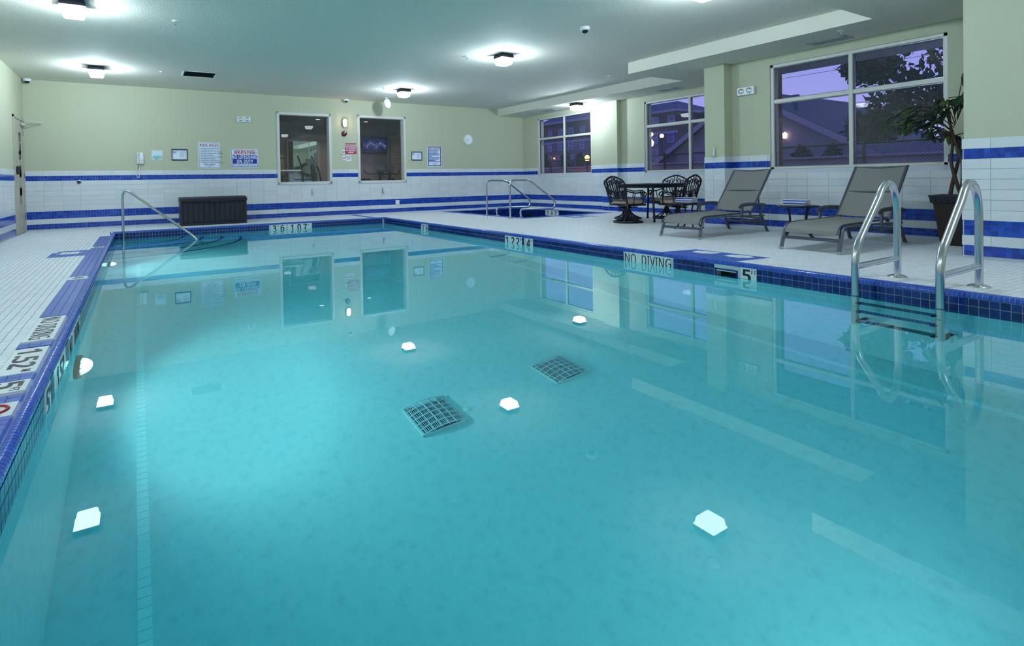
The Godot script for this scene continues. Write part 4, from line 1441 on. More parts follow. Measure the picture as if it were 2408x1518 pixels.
func emergency_light(at: Vector3, turn: float, label: String) -> void:
	var o := thing("emergency_light", label, "emergency light", at, turn, "twin-head emergency lights")
	var st := st_new(); cbox(st, Vector3(0, 0, 0.025), Vector3(0.30, 0.135, 0.05), 0.01); done(st, "case", M.white_plastic, o)
	for x in [-0.07, 0.07]:
		st = st_new()
		lathe(st, [Vector2(0.05, 0.05), Vector2(0.046, 0.066), Vector2(0.03, 0.072)], 20, rot_to(Vector3(0, 0, 1), Vector3(x, 0, 0)))
		var h := done(st, "lamp_head", M.steel, o)
		st = st_new()
		lathe(st, [Vector2(0.04, 0.066), Vector2(0.0, 0.07)], 20, rot_to(Vector3(0, 0, 1), Vector3(x, 0, 0)))
		done(st, "lamp_glass", mat(c8(220, 226, 236), 0.08), h)

func gym_window(called: String, label: String, h: Array) -> void:
	var w := struct(called, label)
	var f := 0.072
	var st := st_new()
	for q in [[h[0], h[0] + f, h[2], h[3]], [h[1] - f, h[1], h[2], h[3]], [h[0], h[1], h[2], h[2] + f], [h[0], h[1], h[3] - f, h[3]]]:
		cbox(st, Vector3((q[0] + q[1]) / 2, (q[2] + q[3]) / 2, -0.085), Vector3(q[1] - q[0], q[3] - q[2], 0.215), 0.008)
	done(st, "window_frame", M.frame, w)
	st = st_new()
	quad(st, Vector3(h[0] + f, h[2] + f, -0.11), Vector3(h[1] - f, h[2] + f, -0.11), Vector3(h[1] - f, h[3] - f, -0.11), Vector3(h[0] + f, h[3] - f, -0.11))
	done(st, "pane", M.glass, w)
	for x in [h[0] + 0.09, h[1] - 0.09]:
		st = st_new(); disc(st, Vector3(x, h[2] + 0.02, 0.0235), 0.008, Vector3(0, 0, 1), 10)
		done(st, "screw", M.black_plastic, w)

# ---------------------------------------------------------------- furniture
# a soft slab with rounded edges: centre, size, roundness 2 (ellipsoid) .. 8 (box)
func pillow(st: SurfaceTool, c: Vector3, s: Vector3, e := 5.0, n := 16) -> void:
	var P := func(i: int, j: int) -> Vector3:
		var u := TAU * i / (2.0 * n)
		var v := -PI / 2 + PI * j / n
		var q := func(x: float) -> float: return signf(x) * pow(absf(x), 2.0 / e)
		var flat := func(x: float) -> float: return signf(x) * pow(absf(x), 2.0 / 3.0)
		return Vector3(q.call(cos(v)) * q.call(cos(u)) * s.x / 2, flat.call(sin(v)) * s.y / 2, q.call(cos(v)) * q.call(sin(u)) * s.z / 2)
	var G := []
	for i in 2 * n:
		var col := []
		for j in n + 1: col.append(P.call(i, j))
		G.append(col)
	var N := func(i: int, j: int) -> Vector3:
		var p: Vector3 = G[i][j]
		var a: Vector3 = G[(i + 1) % (2 * n)][j] - G[(i + 2 * n - 1) % (2 * n)][j]
		var b: Vector3 = G[i][mini(j + 1, n)] - G[i][maxi(j - 1, 0)]
		var m := b.cross(a)
		if m.length() < 1e-9: return Vector3(0, signf(p.y), 0)
		m = m.normalized()
		return m if m.dot(p) > 0 else -m
	for i in 2 * n:
		var i2 := (i + 1) % (2 * n)
		for j in n:
			for q in [[i, j], [i2, j], [i2, j + 1], [i, j], [i2, j + 1], [i, j + 1]]:
				st.set_normal(N.call(q[0], q[1])); st.set_uv(Vector2(q[0], q[1]) / n); st.add_vertex(c + G[q[0]][q[1]])

# a strip of cloth of some thickness over a curve in the xy plane, from z0 to z1, sagging a little between
func sling(st: SurfaceTool, curve: Array, z0: float, z1: float, sag := 0.012, thick := 0.005) -> void:
	var m := curve.size()
	var K := 6
	var pt := func(i: int, k: int, off: float) -> Vector3:
		var a: Vector3 = curve[maxi(i - 1, 0)]
		var b: Vector3 = curve[mini(i + 1, m - 1)]
		var nrm := Vector3(-(b - a).y, (b - a).x, 0).normalized()
		var t := float(k) / K
		var p: Vector3 = curve[i] + nrm * (off - sag * 4.0 * t * (1.0 - t))
		return Vector3(p.x, p.y, lerpf(z0, z1, t))
	for i in m - 1:
		for k in K:
			quad(st, pt.call(i, k + 1, thick), pt.call(i + 1, k + 1, thick), pt.call(i + 1, k, thick), pt.call(i, k, thick))
			quad(st, pt.call(i, k, 0.0), pt.call(i + 1, k, 0.0), pt.call(i + 1, k + 1, 0.0), pt.call(i, k + 1, 0.0))
	for i in [0, m - 1]:
		for k in K:
			if i == 0: quad(st, pt.call(0, k, 0.0), pt.call(0, k + 1, 0.0), pt.call(0, k + 1, thick), pt.call(0, k, thick))
			else: quad(st, pt.call(i, k + 1, 0.0), pt.call(i, k, 0.0), pt.call(i, k, thick), pt.call(i, k + 1, thick))

func bars_along(st: SurfaceTool, p: Array, w: float, h: float) -> void:
	# a flattened tube of oval section through points
	tube(st, p, h / 2.0, 10, false, w / h)

func furniture() -> void:
	var weave := noise_tex(0.22, [c8(78, 80, 84), c8(120, 120, 120), c8(136, 134, 130), c8(92, 94, 100)], 31, 512, 3)
	M.sling = mat(Color.WHITE, 0.8)
	M.sling.albedo_texture = weave
	triplanar(M.sling, 2.2, false)
	M.lounger_metal = mat(c8(88, 92, 104), 0.38, 0.5)
	M.cushion = mat(c8(158, 142, 130), 0.9)
	M.towel_white = mat(c8(236, 238, 244), 0.95)
	M.towel_blue = mat(c8(24, 50, 176), 0.95)
	var nub := noise_tex(0.3, [], 8, 256, 2)
	bump(M.towel_white, nub, 0.25); triplanar(M.towel_white, 6.0, false)
	lounger(Vector3(8.545, 0, 8.70), 0.625, "grey sling lounger with raised back between the two side tables")
	lounger(Vector3(8.435, 0, 10.47), 0.60, "grey sling lounger with raised back nearest the pool ladder")
	side_table(Vector3(9.83, 0, 7.92), 0.2, "small black round side table beside the dining chairs holding towels")
	side_table(Vector3(9.93, 0, 9.60), 0.5, "small black round side table between the two loungers holding towels")
	towels(Vector3(9.81, 0.4405, 7.90), 0.15, "beside the dining chairs")
	towels(Vector3(9.90, 0.4405, 9.60), 0.15, "between the two loungers")
	dining_table()
	var c0 := chair("black cast metal swivel chair with tan cushion nearest the spa, back to pool")
	c0.position = Vector3(10.06, 0, 6.42); c0.rotation.y = PI / 2 - 0.12
	dup(c0, Vector3(10.78, 0, 5.78), 0.06, "black cast metal swivel chair mostly hidden behind the one nearest the spa")
	dup(c0, Vector3(11.47, 0, 6.20), -PI / 2 + 0.1, "black cast metal swivel chair with its back to the middle window")
	dup(c0, Vector3(10.78, 0, 6.98), PI + 0.12, "black cast metal swivel chair behind the towel table, nearest the pier")
	potted_tree()
	storage_box()

func lounger(at: Vector3, w: float, label: String) -> void:
	var o := thing("sun_lounger", label, "lounger", at, 0.0, "sling loungers by the pool")
	var h := w / 2.0
	var seat := spline([Vector3(0.035, 0.205, 0), Vector3(0.06, 0.262, 0), Vector3(0.16, 0.305, 0), Vector3(0.5, 0.312, 0), Vector3(0.9, 0.315, 0), Vector3(1.26, 0.322, 0)], 5)
	var st := st_new()
	sling(st, seat, -h + 0.025, h - 0.025, 0.012)
	done(st, "seat_sling", M.sling, o)
	var back := []
	for i in 9: back.append(Vector3(lerpf(1.285, 1.80, i / 8.0), lerpf(0.345, 0.955, i / 8.0), 0))
	st = st_new()
	sling(st, back, -h + 0.03, h - 0.03, 0.02)
	done(st, "back_sling", M.sling, o)
	for s in [-1, 1]:
		# side rail runs into the front leg
		st = st_new()
		var rail := spline([Vector3(0.0, 0.0, s * (h + 0.004)), Vector3(0.055, 0.16, s * h), Vector3(0.105, 0.262, s * h), Vector3(0.20, 0.292, s * h), Vector3(0.55, 0.288, s * h), Vector3(1.0, 0.278, s * h), Vector3(1.56, 0.262, s * h)], 6)
		bars_along(st, rail, 0.026, 0.046)
		done(st, "side_rail", M.lounger_metal, o)
		st = st_new()
		bars_along(st, [Vector3(1.50, 0.285, s * (h - 0.01)), Vector3(1.60, 0.14, s * (h - 0.006)), Vector3(1.672, 0.0, s * h)], 0.026, 0.044)
		done(st, "rear_leg", M.lounger_metal, o)
		for x in [0.0, 1.672]:
			st = st_new()
			lathe(st, [Vector2(0.0, 0.0), Vector2(0.022, 0.0), Vector2(0.026, 0.02), Vector2(0.024, 0.032)], 14, Transform3D(Basis(), Vector3(x + 0.002, 0.0, s * (h + (0.004 if x < 1.0 else 0.0)))))
			done(st, "foot_cap", M.grey_plastic, o)
		# seat edge tube
		st = st_new()
		var e := []
		for p in seat: e.append(p + Vector3(0, 0.002, s * (h - 0.022)))
		tube(st, e, 0.012, 8)
		done(st, "seat_edge", M.lounger_metal, o)
		# back rail
		st = st_new()
		bars_along(st, [Vector3(1.24, 0.292, s * (h - 0.02)), Vector3(1.29, 0.345, s * (h - 0.02)), Vector3(1.80, 0.953, s * (h - 0.02)), Vector3(1.813, 0.962, s * (h - 0.02))], 0.022, 0.04)
		done(st, "back_rail", M.lounger_metal, o)
		# arm
		st = st_new()
		var arm := spline([Vector3(0.90, 0.405, s * (h + 0.03)), Vector3(0.955, 0.436, s * (h + 0.03)), Vector3(1.12, 0.447, s * (h + 0.03)), Vector3(1.35, 0.442, s * (h + 0.03)), Vector3(1.56, 0.418, s * (h + 0.03))], 5)
		tube(st, arm, 0.011, 10, false, 2.4)
		var ar := done(st, "armrest", M.lounger_metal, o)
		st = st_new()
		bar(st, Vector3(0.965, 0.43, s * (h + 0.03)), Vector3(0.94, 0.195, s * (h + 0.03)), 0.022, 0.034, Vector3(1, 0, 0))
		bar(st, Vector3(1.50, 0.42, s * (h + 0.03)), Vector3(1.42, 0.215, s * (h + 0.03)), 0.02, 0.03, Vector3(1, 0, 0))
		bar(st, Vector3(0.93, 0.205, s * (h + 0.028)), Vector3(1.44, 0.222, s * (h + 0.028)), 0.02, 0.026)
		done(st, "arm_post", M.lounger_metal, ar)
	st = st_new()
	bar(st, Vector3(0.045, 0.145, -h), Vector3(0.045, 0.145, h), 0.024, 0.04, Vector3(1, 0.3, 0))
	done(st, "front_crossbar", M.lounger_metal, o)
	st = st_new()
	bar(st, Vector3(1.60, 0.15, -h), Vector3(1.60, 0.15, h), 0.022, 0.05, Vector3(1, 0.5, 0))
	done(st, "rear_crossbar", M.lounger_metal, o)
	st = st_new()
	tube(st, [Vector3(1.805, 0.955, -h + 0.02), Vector3(1.805, 0.945, 0), Vector3(1.805, 0.955, h - 0.02)], 0.012, 10)
	done(st, "top_crossbar", M.lounger_metal, o)
	st = st_new()
	for s in [-1, 1]:
		bar(st, Vector3(1.60, 0.22, s * (h - 0.07)), Vector3(1.54, 0.64, s * (h - 0.07)), 0.012, 0.022, Vector3(1, 0, 0))
	tube(st, [Vector3(1.60, 0.22, -h + 0.06), Vector3(1.60, 0.22, h - 0.06)], 0.01, 8)
	tube(st, [Vector3(1.54, 0.64, -h + 0.03), Vector3(1.54, 0.64, h - 0.03)], 0.01, 8)
	done(st, "back_support", M.lounger_metal, o)

func side_table(at: Vector3, turn: float, label: String) -> void:
	var o := thing("side_table", label, "table", at, turn, "round side tables")
	var st := st_new()
	lathe(st, [Vector2(0.0, 0.414), Vector2(0.235, 0.414), Vector2(0.255, 0.42), Vector2(0.262, 0.43), Vector2(0.258, 0.438), Vector2(0.25, 0.440), Vector2(0.0, 0.440)], 40)
	done(st, "table_top", M.black_metal, o)
	for i in 4:
		var a := TAU * (i + 0.5) / 4
		var d := Vector3(cos(a), 0, sin(a))
		st = st_new()
		tube(st, spline([d * 0.19 + Vector3(0, 0.416, 0), d * 0.15 + Vector3(0, 0.34, 0), d * 0.135 + Vector3(0, 0.2, 0), d * 0.165 + Vector3(0, 0.08, 0), d * 0.215 + Vector3(0, 0.014, 0), d * 0.245 + Vector3(0, 0.018, 0)], 4), 0.0125, 8)
		done(st, "leg", M.black_metal, o)
	st = st_new()
	var ring := []
	for i in 28: ring.append(Vector3(cos(TAU * i / 28) * 0.135, 0.2, sin(TAU * i / 28) * 0.135))
	tube(st, ring, 0.008, 6, true)
	done(st, "stretcher_ring", M.black_metal, o)

func towels(at: Vector3, turn: float, where: String) -> void:
	for k in 2:
		var o := thing("folded_towel", ["lower blue striped folded towel on the side table ", "upper blue striped folded towel on the side table "][k] + where, "towel", at + Vector3(0.004 * k, 0.0402 * k, -0.003 * k), turn + 0.05 * k, "folded pool towels")
		var st := st_new()
		pillow(st, Vector3(0, 0.0095, 0), Vector3(0.23, 0.0195, 0.30), 9.0, 10)
		done(st, "lower_fold", M.towel_white, o)
		st = st_new()
		pillow(st, Vector3(0.002, 0.0265, 0), Vector3(0.226, 0.0185, 0.295), 9.0, 10)
		done(st, "upper_fold", M.towel_white, o)
		# woven blue stripes showing on the fold that faces the pool
		st = st_new()
		pillow(st, Vector3(-0.052, 0.0275, 0), Vector3(0.126, 0.0175, 0.297), 9.0, 8)
		done(st, "blue_stripe", M.towel_blue, o)
		st = st_new()
		pillow(st, Vector3(-0.050, 0.0325, 0), Vector3(0.118, 0.0135, 0.298), 9.0, 8)
		done(st, "white_stripe", M.towel_white, o)

func dining_table() -> void:
	var o := thing("dining_table", "square black metal patio table with splayed legs", "table", Vector3(10.81, 0, 6.34))
	var st := st_new()
	cbox(st, Vector3(0, 0.722, 0), Vector3(0.96, 0.028, 0.96), 0.008)
	done(st, "table_top", M.black_metal, o)
	for i in 9:
		st = st_new()
		cbox(st, Vector3(0, 0.738, -0.4 + 0.1 * i), Vector3(0.90, 0.006, 0.088), 0.002)
		done(st, "top_slat", M.black_metal, o)
	st = st_new()
	for q in [[Vector3(0, 0.685, -0.44), Vector3(0.88, 0.05, 0.02)], [Vector3(0, 0.685, 0.44), Vector3(0.88, 0.05, 0.02)], [Vector3(-0.44, 0.685, 0), Vector3(0.02, 0.05, 0.88)], [Vector3(0.44, 0.685, 0), Vector3(0.02, 0.05, 0.88)]]:
		cbox(st, q[0], q[1], 0.003)
	done(st, "apron", M.black_metal, o)
	for a in [-1, 1]:
		for b in [-1, 1]:
			st = st_new()
			tube(st, spline([Vector3(a * 0.34, 0.71, b * 0.34), Vector3(a * 0.34, 0.45, b * 0.34), Vector3(a * 0.375, 0.10, b * 0.39), Vector3(a * 0.38, 0.0, b * 0.395)], 5), 0.02, 10)
			var l := done(st, "leg", M.black_metal, o)
			st = st_new()
			lathe(st, [Vector2(0.0, 0.0), Vector2(0.024, 0.0), Vector2(0.026, 0.02), Vector2(0.02, 0.026)], 12, Transform3D(Basis(), Vector3(a * 0.38, 0, b * 0.395)))
			done(st, "foot_cap", M.black_plastic, l)

# a cast swivel chair facing +z
func chair(label: String) -> Node3D:
	var o := thing("swivel_chair", label, "chair", Vector3.ZERO, 0.0, "cast metal swivel chairs")
	var m: Material = M.black_metal
	var st := st_new()
	var ring := []
	for i in 40: ring.append(Vector3(cos(TAU * i / 40) * 0.265, 0.018, sin(TAU * i / 40) * 0.265))
	tube(st, ring, 0.018, 10, true)
	done(st, "base_ring", m, o)
	st = st_new()
	lathe(st, [Vector2(0.0, 0.10), Vector2(0.03, 0.10), Vector2(0.045, 0.14), Vector2(0.032, 0.20), Vector2(0.03, 0.285), Vector2(0.06, 0.30), Vector2(0.06, 0.312), Vector2(0.0, 0.312)], 16)
	done(st, "pedestal", m, o)
	for i in 5:
		var a := TAU * (i + 0.3) / 5
		var d := Vector3(cos(a), 0, sin(a))
		st = st_new()
		tube(st, spline([d * 0.03 + Vector3(0, 0.235, 0), d * 0.06 + Vector3(0, 0.16, 0), d * 0.13 + Vector3(0, 0.085, 0), d * 0.258 + Vector3(0, 0.022, 0)], 5), 0.014, 8)
		done(st, "base_leg", m, o)
	st = st_new()
	cbox(st, Vector3(0, 0.325, -0.02), Vector3(0.2, 0.026, 0.3), 0.006)
	tube(st, fillet([Vector3(-0.09, 0.30, 0.16), Vector3(-0.09, 0.285, -0.17), Vector3(0.09, 0.285, -0.17), Vector3(0.09, 0.30, 0.16)], 0.05, 5), 0.01, 8)
	done(st, "rocker_spring", m, o)
	st = st_new()
	var fr := fillet([Vector3(-0.235, 0.345, -0.22), Vector3(-0.255, 0.345, 0.235), Vector3(0.255, 0.345, 0.235), Vector3(0.235, 0.345, -0.22)], 0.06, 5)
	tube(st, fr, 0.016, 8)
	cbox(st, Vector3(0, 0.345, 0.0), Vector3(0.46, 0.012, 0.44), 0.004)
	tube(st, [Vector3(-0.235, 0.345, -0.22), Vector3(0.235, 0.345, -0.22)], 0.016, 8)
	done(st, "seat_frame", m, o)
	st = st_new()
	pillow(st, Vector3(0, 0.393, 0.012), Vector3(0.50, 0.085, 0.48), 5.0, 14)
	done(st, "cushion", M.cushion, o)
	# back, leaning away: (x, height along the back) to space
	var B := func(x: float, y: float) -> Vector3:
		var t := y - 0.35
		return Vector3(x, y, -0.225 - 0.22 * t - 0.10 * t * t + 0.10 * x * x)
	var line := func(st: SurfaceTool, p: Array, r: float, seg := 6) -> void:
		var q := []
		for v in p: q.append(Vector3(v.x, v.y, 0))
		var c := spline(q, seg)
		var e := []
		for v in c: e.append(B.call(v.x, v.y))
		tube(st, e, r, 7)
	st = st_new()
	line.call(st, [Vector2(-0.235, 0.35), Vector2(-0.25, 0.5), Vector2(-0.265, 0.66), Vector2(-0.285, 0.72), Vector2(-0.27, 0.79), Vector2(-0.21, 0.83), Vector2(-0.13, 0.865), Vector2(0.0, 0.895), Vector2(0.13, 0.865), Vector2(0.21, 0.83), Vector2(0.27, 0.79), Vector2(0.285, 0.72), Vector2(0.265, 0.66), Vector2(0.25, 0.5), Vector2(0.235, 0.35)], 0.0165, 4)
	line.call(st, [Vector2(-0.24, 0.44), Vector2(0.0, 0.445), Vector2(0.24, 0.44)], 0.012)
	done(st, "back_frame", m, o)
	st = st_new()
	for s in [-1, 1]:
		line.call(st, [Vector2(0.0, 0.50), Vector2(s * 0.045, 0.60), Vector2(s * 0.05, 0.72), Vector2(s * 0.02, 0.80), Vector2(s * 0.045, 0.875)], 0.0095)
		line.call(st, [Vector2(s * 0.01, 0.49), Vector2(s * 0.10, 0.60), Vector2(s * 0.12, 0.72), Vector2(s * 0.10, 0.82), Vector2(s * 0.055, 0.80), Vector2(s * 0.075, 0.74)], 0.0095)
		line.call(st, [Vector2(s * 0.02, 0.48), Vector2(s * 0.14, 0.56), Vector2(s * 0.19, 0.66), Vector2(s * 0.18, 0.76), Vector2(s * 0.14, 0.79), Vector2(s * 0.13, 0.75), Vector2(s * 0.155, 0.73)], 0.0095)
		line.call(st, [Vector2(s * 0.03, 0.47), Vector2(s * 0.15, 0.50), Vector2(s * 0.225, 0.58), Vector2(s * 0.24, 0.68), Vector2(s * 0.21, 0.72)], 0.0095)
		line.call(st, [Vector2(s * 0.24, 0.50), Vector2(s * 0.19, 0.52), Vector2(s * 0.17, 0.565), Vector2(s * 0.20, 0.585), Vector2(s * 0.215, 0.555)], 0.0085)
		line.call(st, [Vector2(s * 0.25, 0.78), Vector2(s * 0.20, 0.77), Vector2(s * 0.19, 0.81)], 0.0085)
		line.call(st, [Vector2(0.0, 0.46), Vector2(s * 0.05, 0.505), Vector2(s * 0.03, 0.55), Vector2(0.0, 0.575)], 0.009)
	line.call(st, [Vector2(0.0, 0.44), Vector2(0.0, 0.55), Vector2(0.0, 0.70)], 0.009)
	done(st, "back_scrollwork", m, o)
	for s in [-1, 1]:
		st = st_new()
		var p := spline([B.call(s * 0.262, 0.63), Vector3(s * 0.275, 0.595, -0.18), Vector3(s * 0.285, 0.575, -0.05), Vector3(s * 0.285, 0.585, 0.09), Vector3(s * 0.285, 0.585, 0.16), Vector3(s * 0.285, 0.545, 0.20), Vector3(s * 0.285, 0.505, 0.175), Vector3(s * 0.285, 0.515, 0.14), Vector3(s * 0.285, 0.54, 0.15)], 5)
		tube(st, p, 0.0125, 8)
		var ar := done(st, "armrest", m, o)
		st = st_new()
		tube(st, spline([Vector3(s * 0.285, 0.575, 0.10), Vector3(s * 0.29, 0.50, 0.11), Vector3(s * 0.28, 0.42, 0.13), Vector3(s * 0.255, 0.345, 0.12)], 4), 0.012, 8)
		tube(st, [Vector3(s * 0.285, 0.575, -0.07), Vector3(s * 0.262, 0.345, -0.10)], 0.009, 8)
		done(st, "arm_post", m, ar)
	st = st_new()
	tube(st, spline([Vector3(0.24, 0.37, -0.235), Vector3(0.27, 0.33, -0.25), Vector3(0.255, 0.26, -0.24)], 4), 0.004, 6)
	tube(st, spline([Vector3(-0.24, 0.37, -0.235), Vector3(-0.275, 0.33, -0.25), Vector3(-0.27, 0.28, -0.245)], 4), 0.004, 6)
	done(st, "cushion_tie", M.cushion, o)
	return o

func potted_tree() -> void:
	var at := Vector3(10.33, 0, 11.20)
	var o := thing("potted_tree", "artificial ficus tree in a dark woven planter by the big window", "potted tree", at)
	var pm := mat(Color.WHITE, 0.7)
	pm.albedo_texture = noise_tex(0.05, [c8(20, 14, 12), c8(46, 32, 26), c8(30, 22, 20)], 17, 256, 3)
	pm.uv1_triplanar = true; pm.uv1_scale = Vector3(2, 14, 2)
	var st := st_new()
	var tr := Transform3D(Basis(Vector3.UP, PI / 4), Vector3.ZERO)
	lathe(st, [Vector2(0.0, 0.0), Vector2(0.17, 0.0), Vector2(0.245, 0.50)], 4, tr, false)
	done(st, "planter", pm, o)
	st = st_new()
	lathe(st, [Vector2(0.245, 0.50), Vector2(0.275, 0.51), Vector2(0.285, 0.575), Vector2(0.295, 0.58), Vector2(0.295, 0.60), Vector2(0.25, 0.60), Vector2(0.245, 0.565), Vector2(0.0, 0.565)], 4, tr, false)
	var rim := done(st, "planter_rim", M.black_plastic, o)
	var ball := SphereMesh.new(); ball.radius = 0.016; ball.height = 0.04; ball.radial_segments = 10; ball.rings = 5
	for k in 4:
		for i in 6:
			var b := put("rim_boss", ball, M.black_plastic, rim)
			var d := Basis(Vector3.UP, PI / 2 * k)
			b.position = d * Vector3(0.196, 0.54, lerpf(-0.15, 0.15, i / 5.0))
	var bark := mat(c8(70, 54, 46), 0.9)
	var tips := []
	for k in 3:
		st = st_new()
		var a := TAU * k / 3.0
		var p := spline([Vector3(cos(a) * 0.07, 0.55, sin(a) * 0.07), Vector3(cos(a + 0.9) * 0.05, 0.75, sin(a + 0.9) * 0.05), Vector3(cos(a + 2.0) * 0.055, 1.0, sin(a + 2.0) * 0.055), Vector3(cos(a + 3.0) * 0.05, 1.2, sin(a + 3.0) * 0.05), Vector3(cos(a + 3.4) * 0.12, 1.45, sin(a + 3.4) * 0.12), Vector3(cos(a + 3.5) * 0.2, 1.75, sin(a + 3.5) * 0.2)], 5)
		var rad := []
		for i in p.size(): rad.append(lerpf(0.022, 0.009, float(i) / p.size()))
		tube(st, p, rad, 9)
		done(st, "trunk", bark, o)
	# boughs, then leaves hanging from them
	rng.seed = 41
	var lm := [mat(c8(24, 52, 40), 0.4), mat(c8(18, 40, 34), 0.38), mat(c8(34, 66, 40), 0.42), mat(c8(84, 116, 48), 0.45)]
	for q in lm:
		q.backlight_enabled = true
		q.backlight = Color(0.08, 0.12, 0.05)
	var leaf := leaf_mesh()
	var n := 0
	for k in 30:
		var a := TAU * k * 0.381966
		var y0 := lerpf(1.15, 1.75, fposmod(k * 0.618, 1.0))
		var up := lerpf(0.05, 0.5, clampf((y0 - 1.2) / 0.5, 0, 1))
		var R := rng.randf_range(0.34, 0.66) * (1.0 if y0 < 1.6 else 0.8)
		var d := Vector3(cos(a), 0, sin(a))
		var e := d * R + Vector3(0, y0 + up * 0.62 + 0.06, 0)
		var lim := Vector3(10.86, 0, 11.48) - at
		e.x = minf(e.x, lim.x); e.z = minf(e.z, lim.z)
		var mid := Vector3(e.x * 0.5, (y0 + e.y) / 2.0 + 0.09, e.z * 0.5)
		var p := spline([Vector3(d.x * 0.03, y0, d.z * 0.03), mid, e + Vector3(0, 0.0, 0)], 6)
		st = st_new(); tube(st, p, 0.005, 5)
		done(st, "bough", bark, o)
		for i in 9:
			var t := lerpf(0.35, 1.0, i / 8.0)
			var base: Vector3 = p[int(t * (p.size() - 1))]
			var out := (d + Vector3(rng.randf_range(-0.9, 0.9), rng.randf_range(-0.75, 0.25), rng.randf_range(-0.9, 0.9))).normalized()
			var len_ := rng.randf_range(0.13, 0.19)
			var tip := at + base + out * len_
			if tip.x > 10.92 or tip.z > 11.55: out = (out * Vector3(-0.4, 1, -0.4) + Vector3(0, -0.6, 0)).normalized()
			var side := out.cross(Vector3(rng.randf_range(-0.3, 0.3), 1, rng.randf_range(-0.3, 0.3))).normalized()
			var l := put("leaf", leaf, lm[[0, 1, 1, 0, 2, 0, 1, 2, 3][(n * 7) % 9] if rng.randf() < 0.9 else 3], o)
			l.transform = Transform3D(Basis(side, out, side.cross(out)) * Basis.from_scale(Vector3(len_, len_, len_)), base)
			n += 1

# a pointed leaf of unit length along y, folded along the midrib, drooping at the tip
func leaf_mesh() -> ArrayMesh:
	var st := st_new()
	var w := [0.0, 0.10, 0.165, 0.18, 0.15, 0.09, 0.0]
	for i in 6:
		var y0 := i / 6.0; var y1 := (i + 1) / 6.0
		var z0 := -0.22 * y0 * y0; var z1 := -0.22 * y1 * y1
		for s in [-1, 1]:
			var a := Vector3(0, y0, z0); var b := Vector3(0, y1, z1)
			var c := Vector3(s * w[i + 1], y1, z1 + 0.05); var d := Vector3(s * w[i], y0, z0 + 0.05)
			if s > 0: quad(st, a, d, c, b)
			else: quad(st, a, b, c, d)
	return st.commit()

func storage_box() -> void:
	var o := thing("storage_box", "black resin storage box with rounded lid against the back wall", "storage box", Vector3(3.36, 0, 0.63))
	var wick := mat(c8(12, 18, 40), 0.5)
	bump(wick, noise_tex(0.12, [], 9, 256, 2), 0.6); triplanar(wick, 3.0, false)
	var st := st_new()
	cbox(st, Vector3(0, 0.265, 0), Vector3(1.24, 0.51, 0.56), 0.012)
	done(st, "body", wick, o)
	for x in [-0.635, 0.635]:
		st = st_new(); cbox(st, Vector3(x, 0.262, 0), Vector3(0.05, 0.524, 0.60), 0.012); done(st, "end_panel", M.black_plastic, o)
	st = st_new(); cbox(st, Vector3(0, 0.03, 0.01), Vector3(1.25, 0.06, 0.59), 0.01); done(st, "plinth", M.black_plastic, o)
	for i in 12:
		st = st_new(); cbox(st, Vector3(-0.57 + 1.14 * i / 11.0, 0.27, 0.282), Vector3(0.085, 0.42, 0.012), 0.005); done(st, "front_slat", wick, o)
	st = st_new()
	var poly := PackedVector2Array()
	for i in 13:
		var a := PI * i / 12.0
		poly.append(Vector2(cos(a) * 0.31, 0.535 + sin(a) * 0.075))
	poly.append(Vector2(-0.31, 0.515)); poly.append(Vector2(0.31, 0.515))
	extrude(st, poly, 1.34, Transform3D(Basis(Vector3(0, 0, 1), Vector3.UP, Vector3(-1, 0, 0)), Vector3(0.67, 0, 0)))
	var lid := done(st, "lid", M.black_plastic, o)
	for i in 24:
		var pts := []
		for j in 9:
			var a := PI * (j + 2) / 12.0
			pts.append(Vector3(-0.60 + 1.2 * i / 23.0, 0.535 + sin(a) * 0.0765, cos(a) * 0.31))
		st = st_new(); tube(st, pts, 0.006, 5); done(st, "lid_rib", M.black_plastic, lid)
	st = st_new(); cbox(st, Vector3(0, 0.515, 0.312), Vector3(0.20, 0.045, 0.02), 0.006); done(st, "latch", M.black_plastic, o)

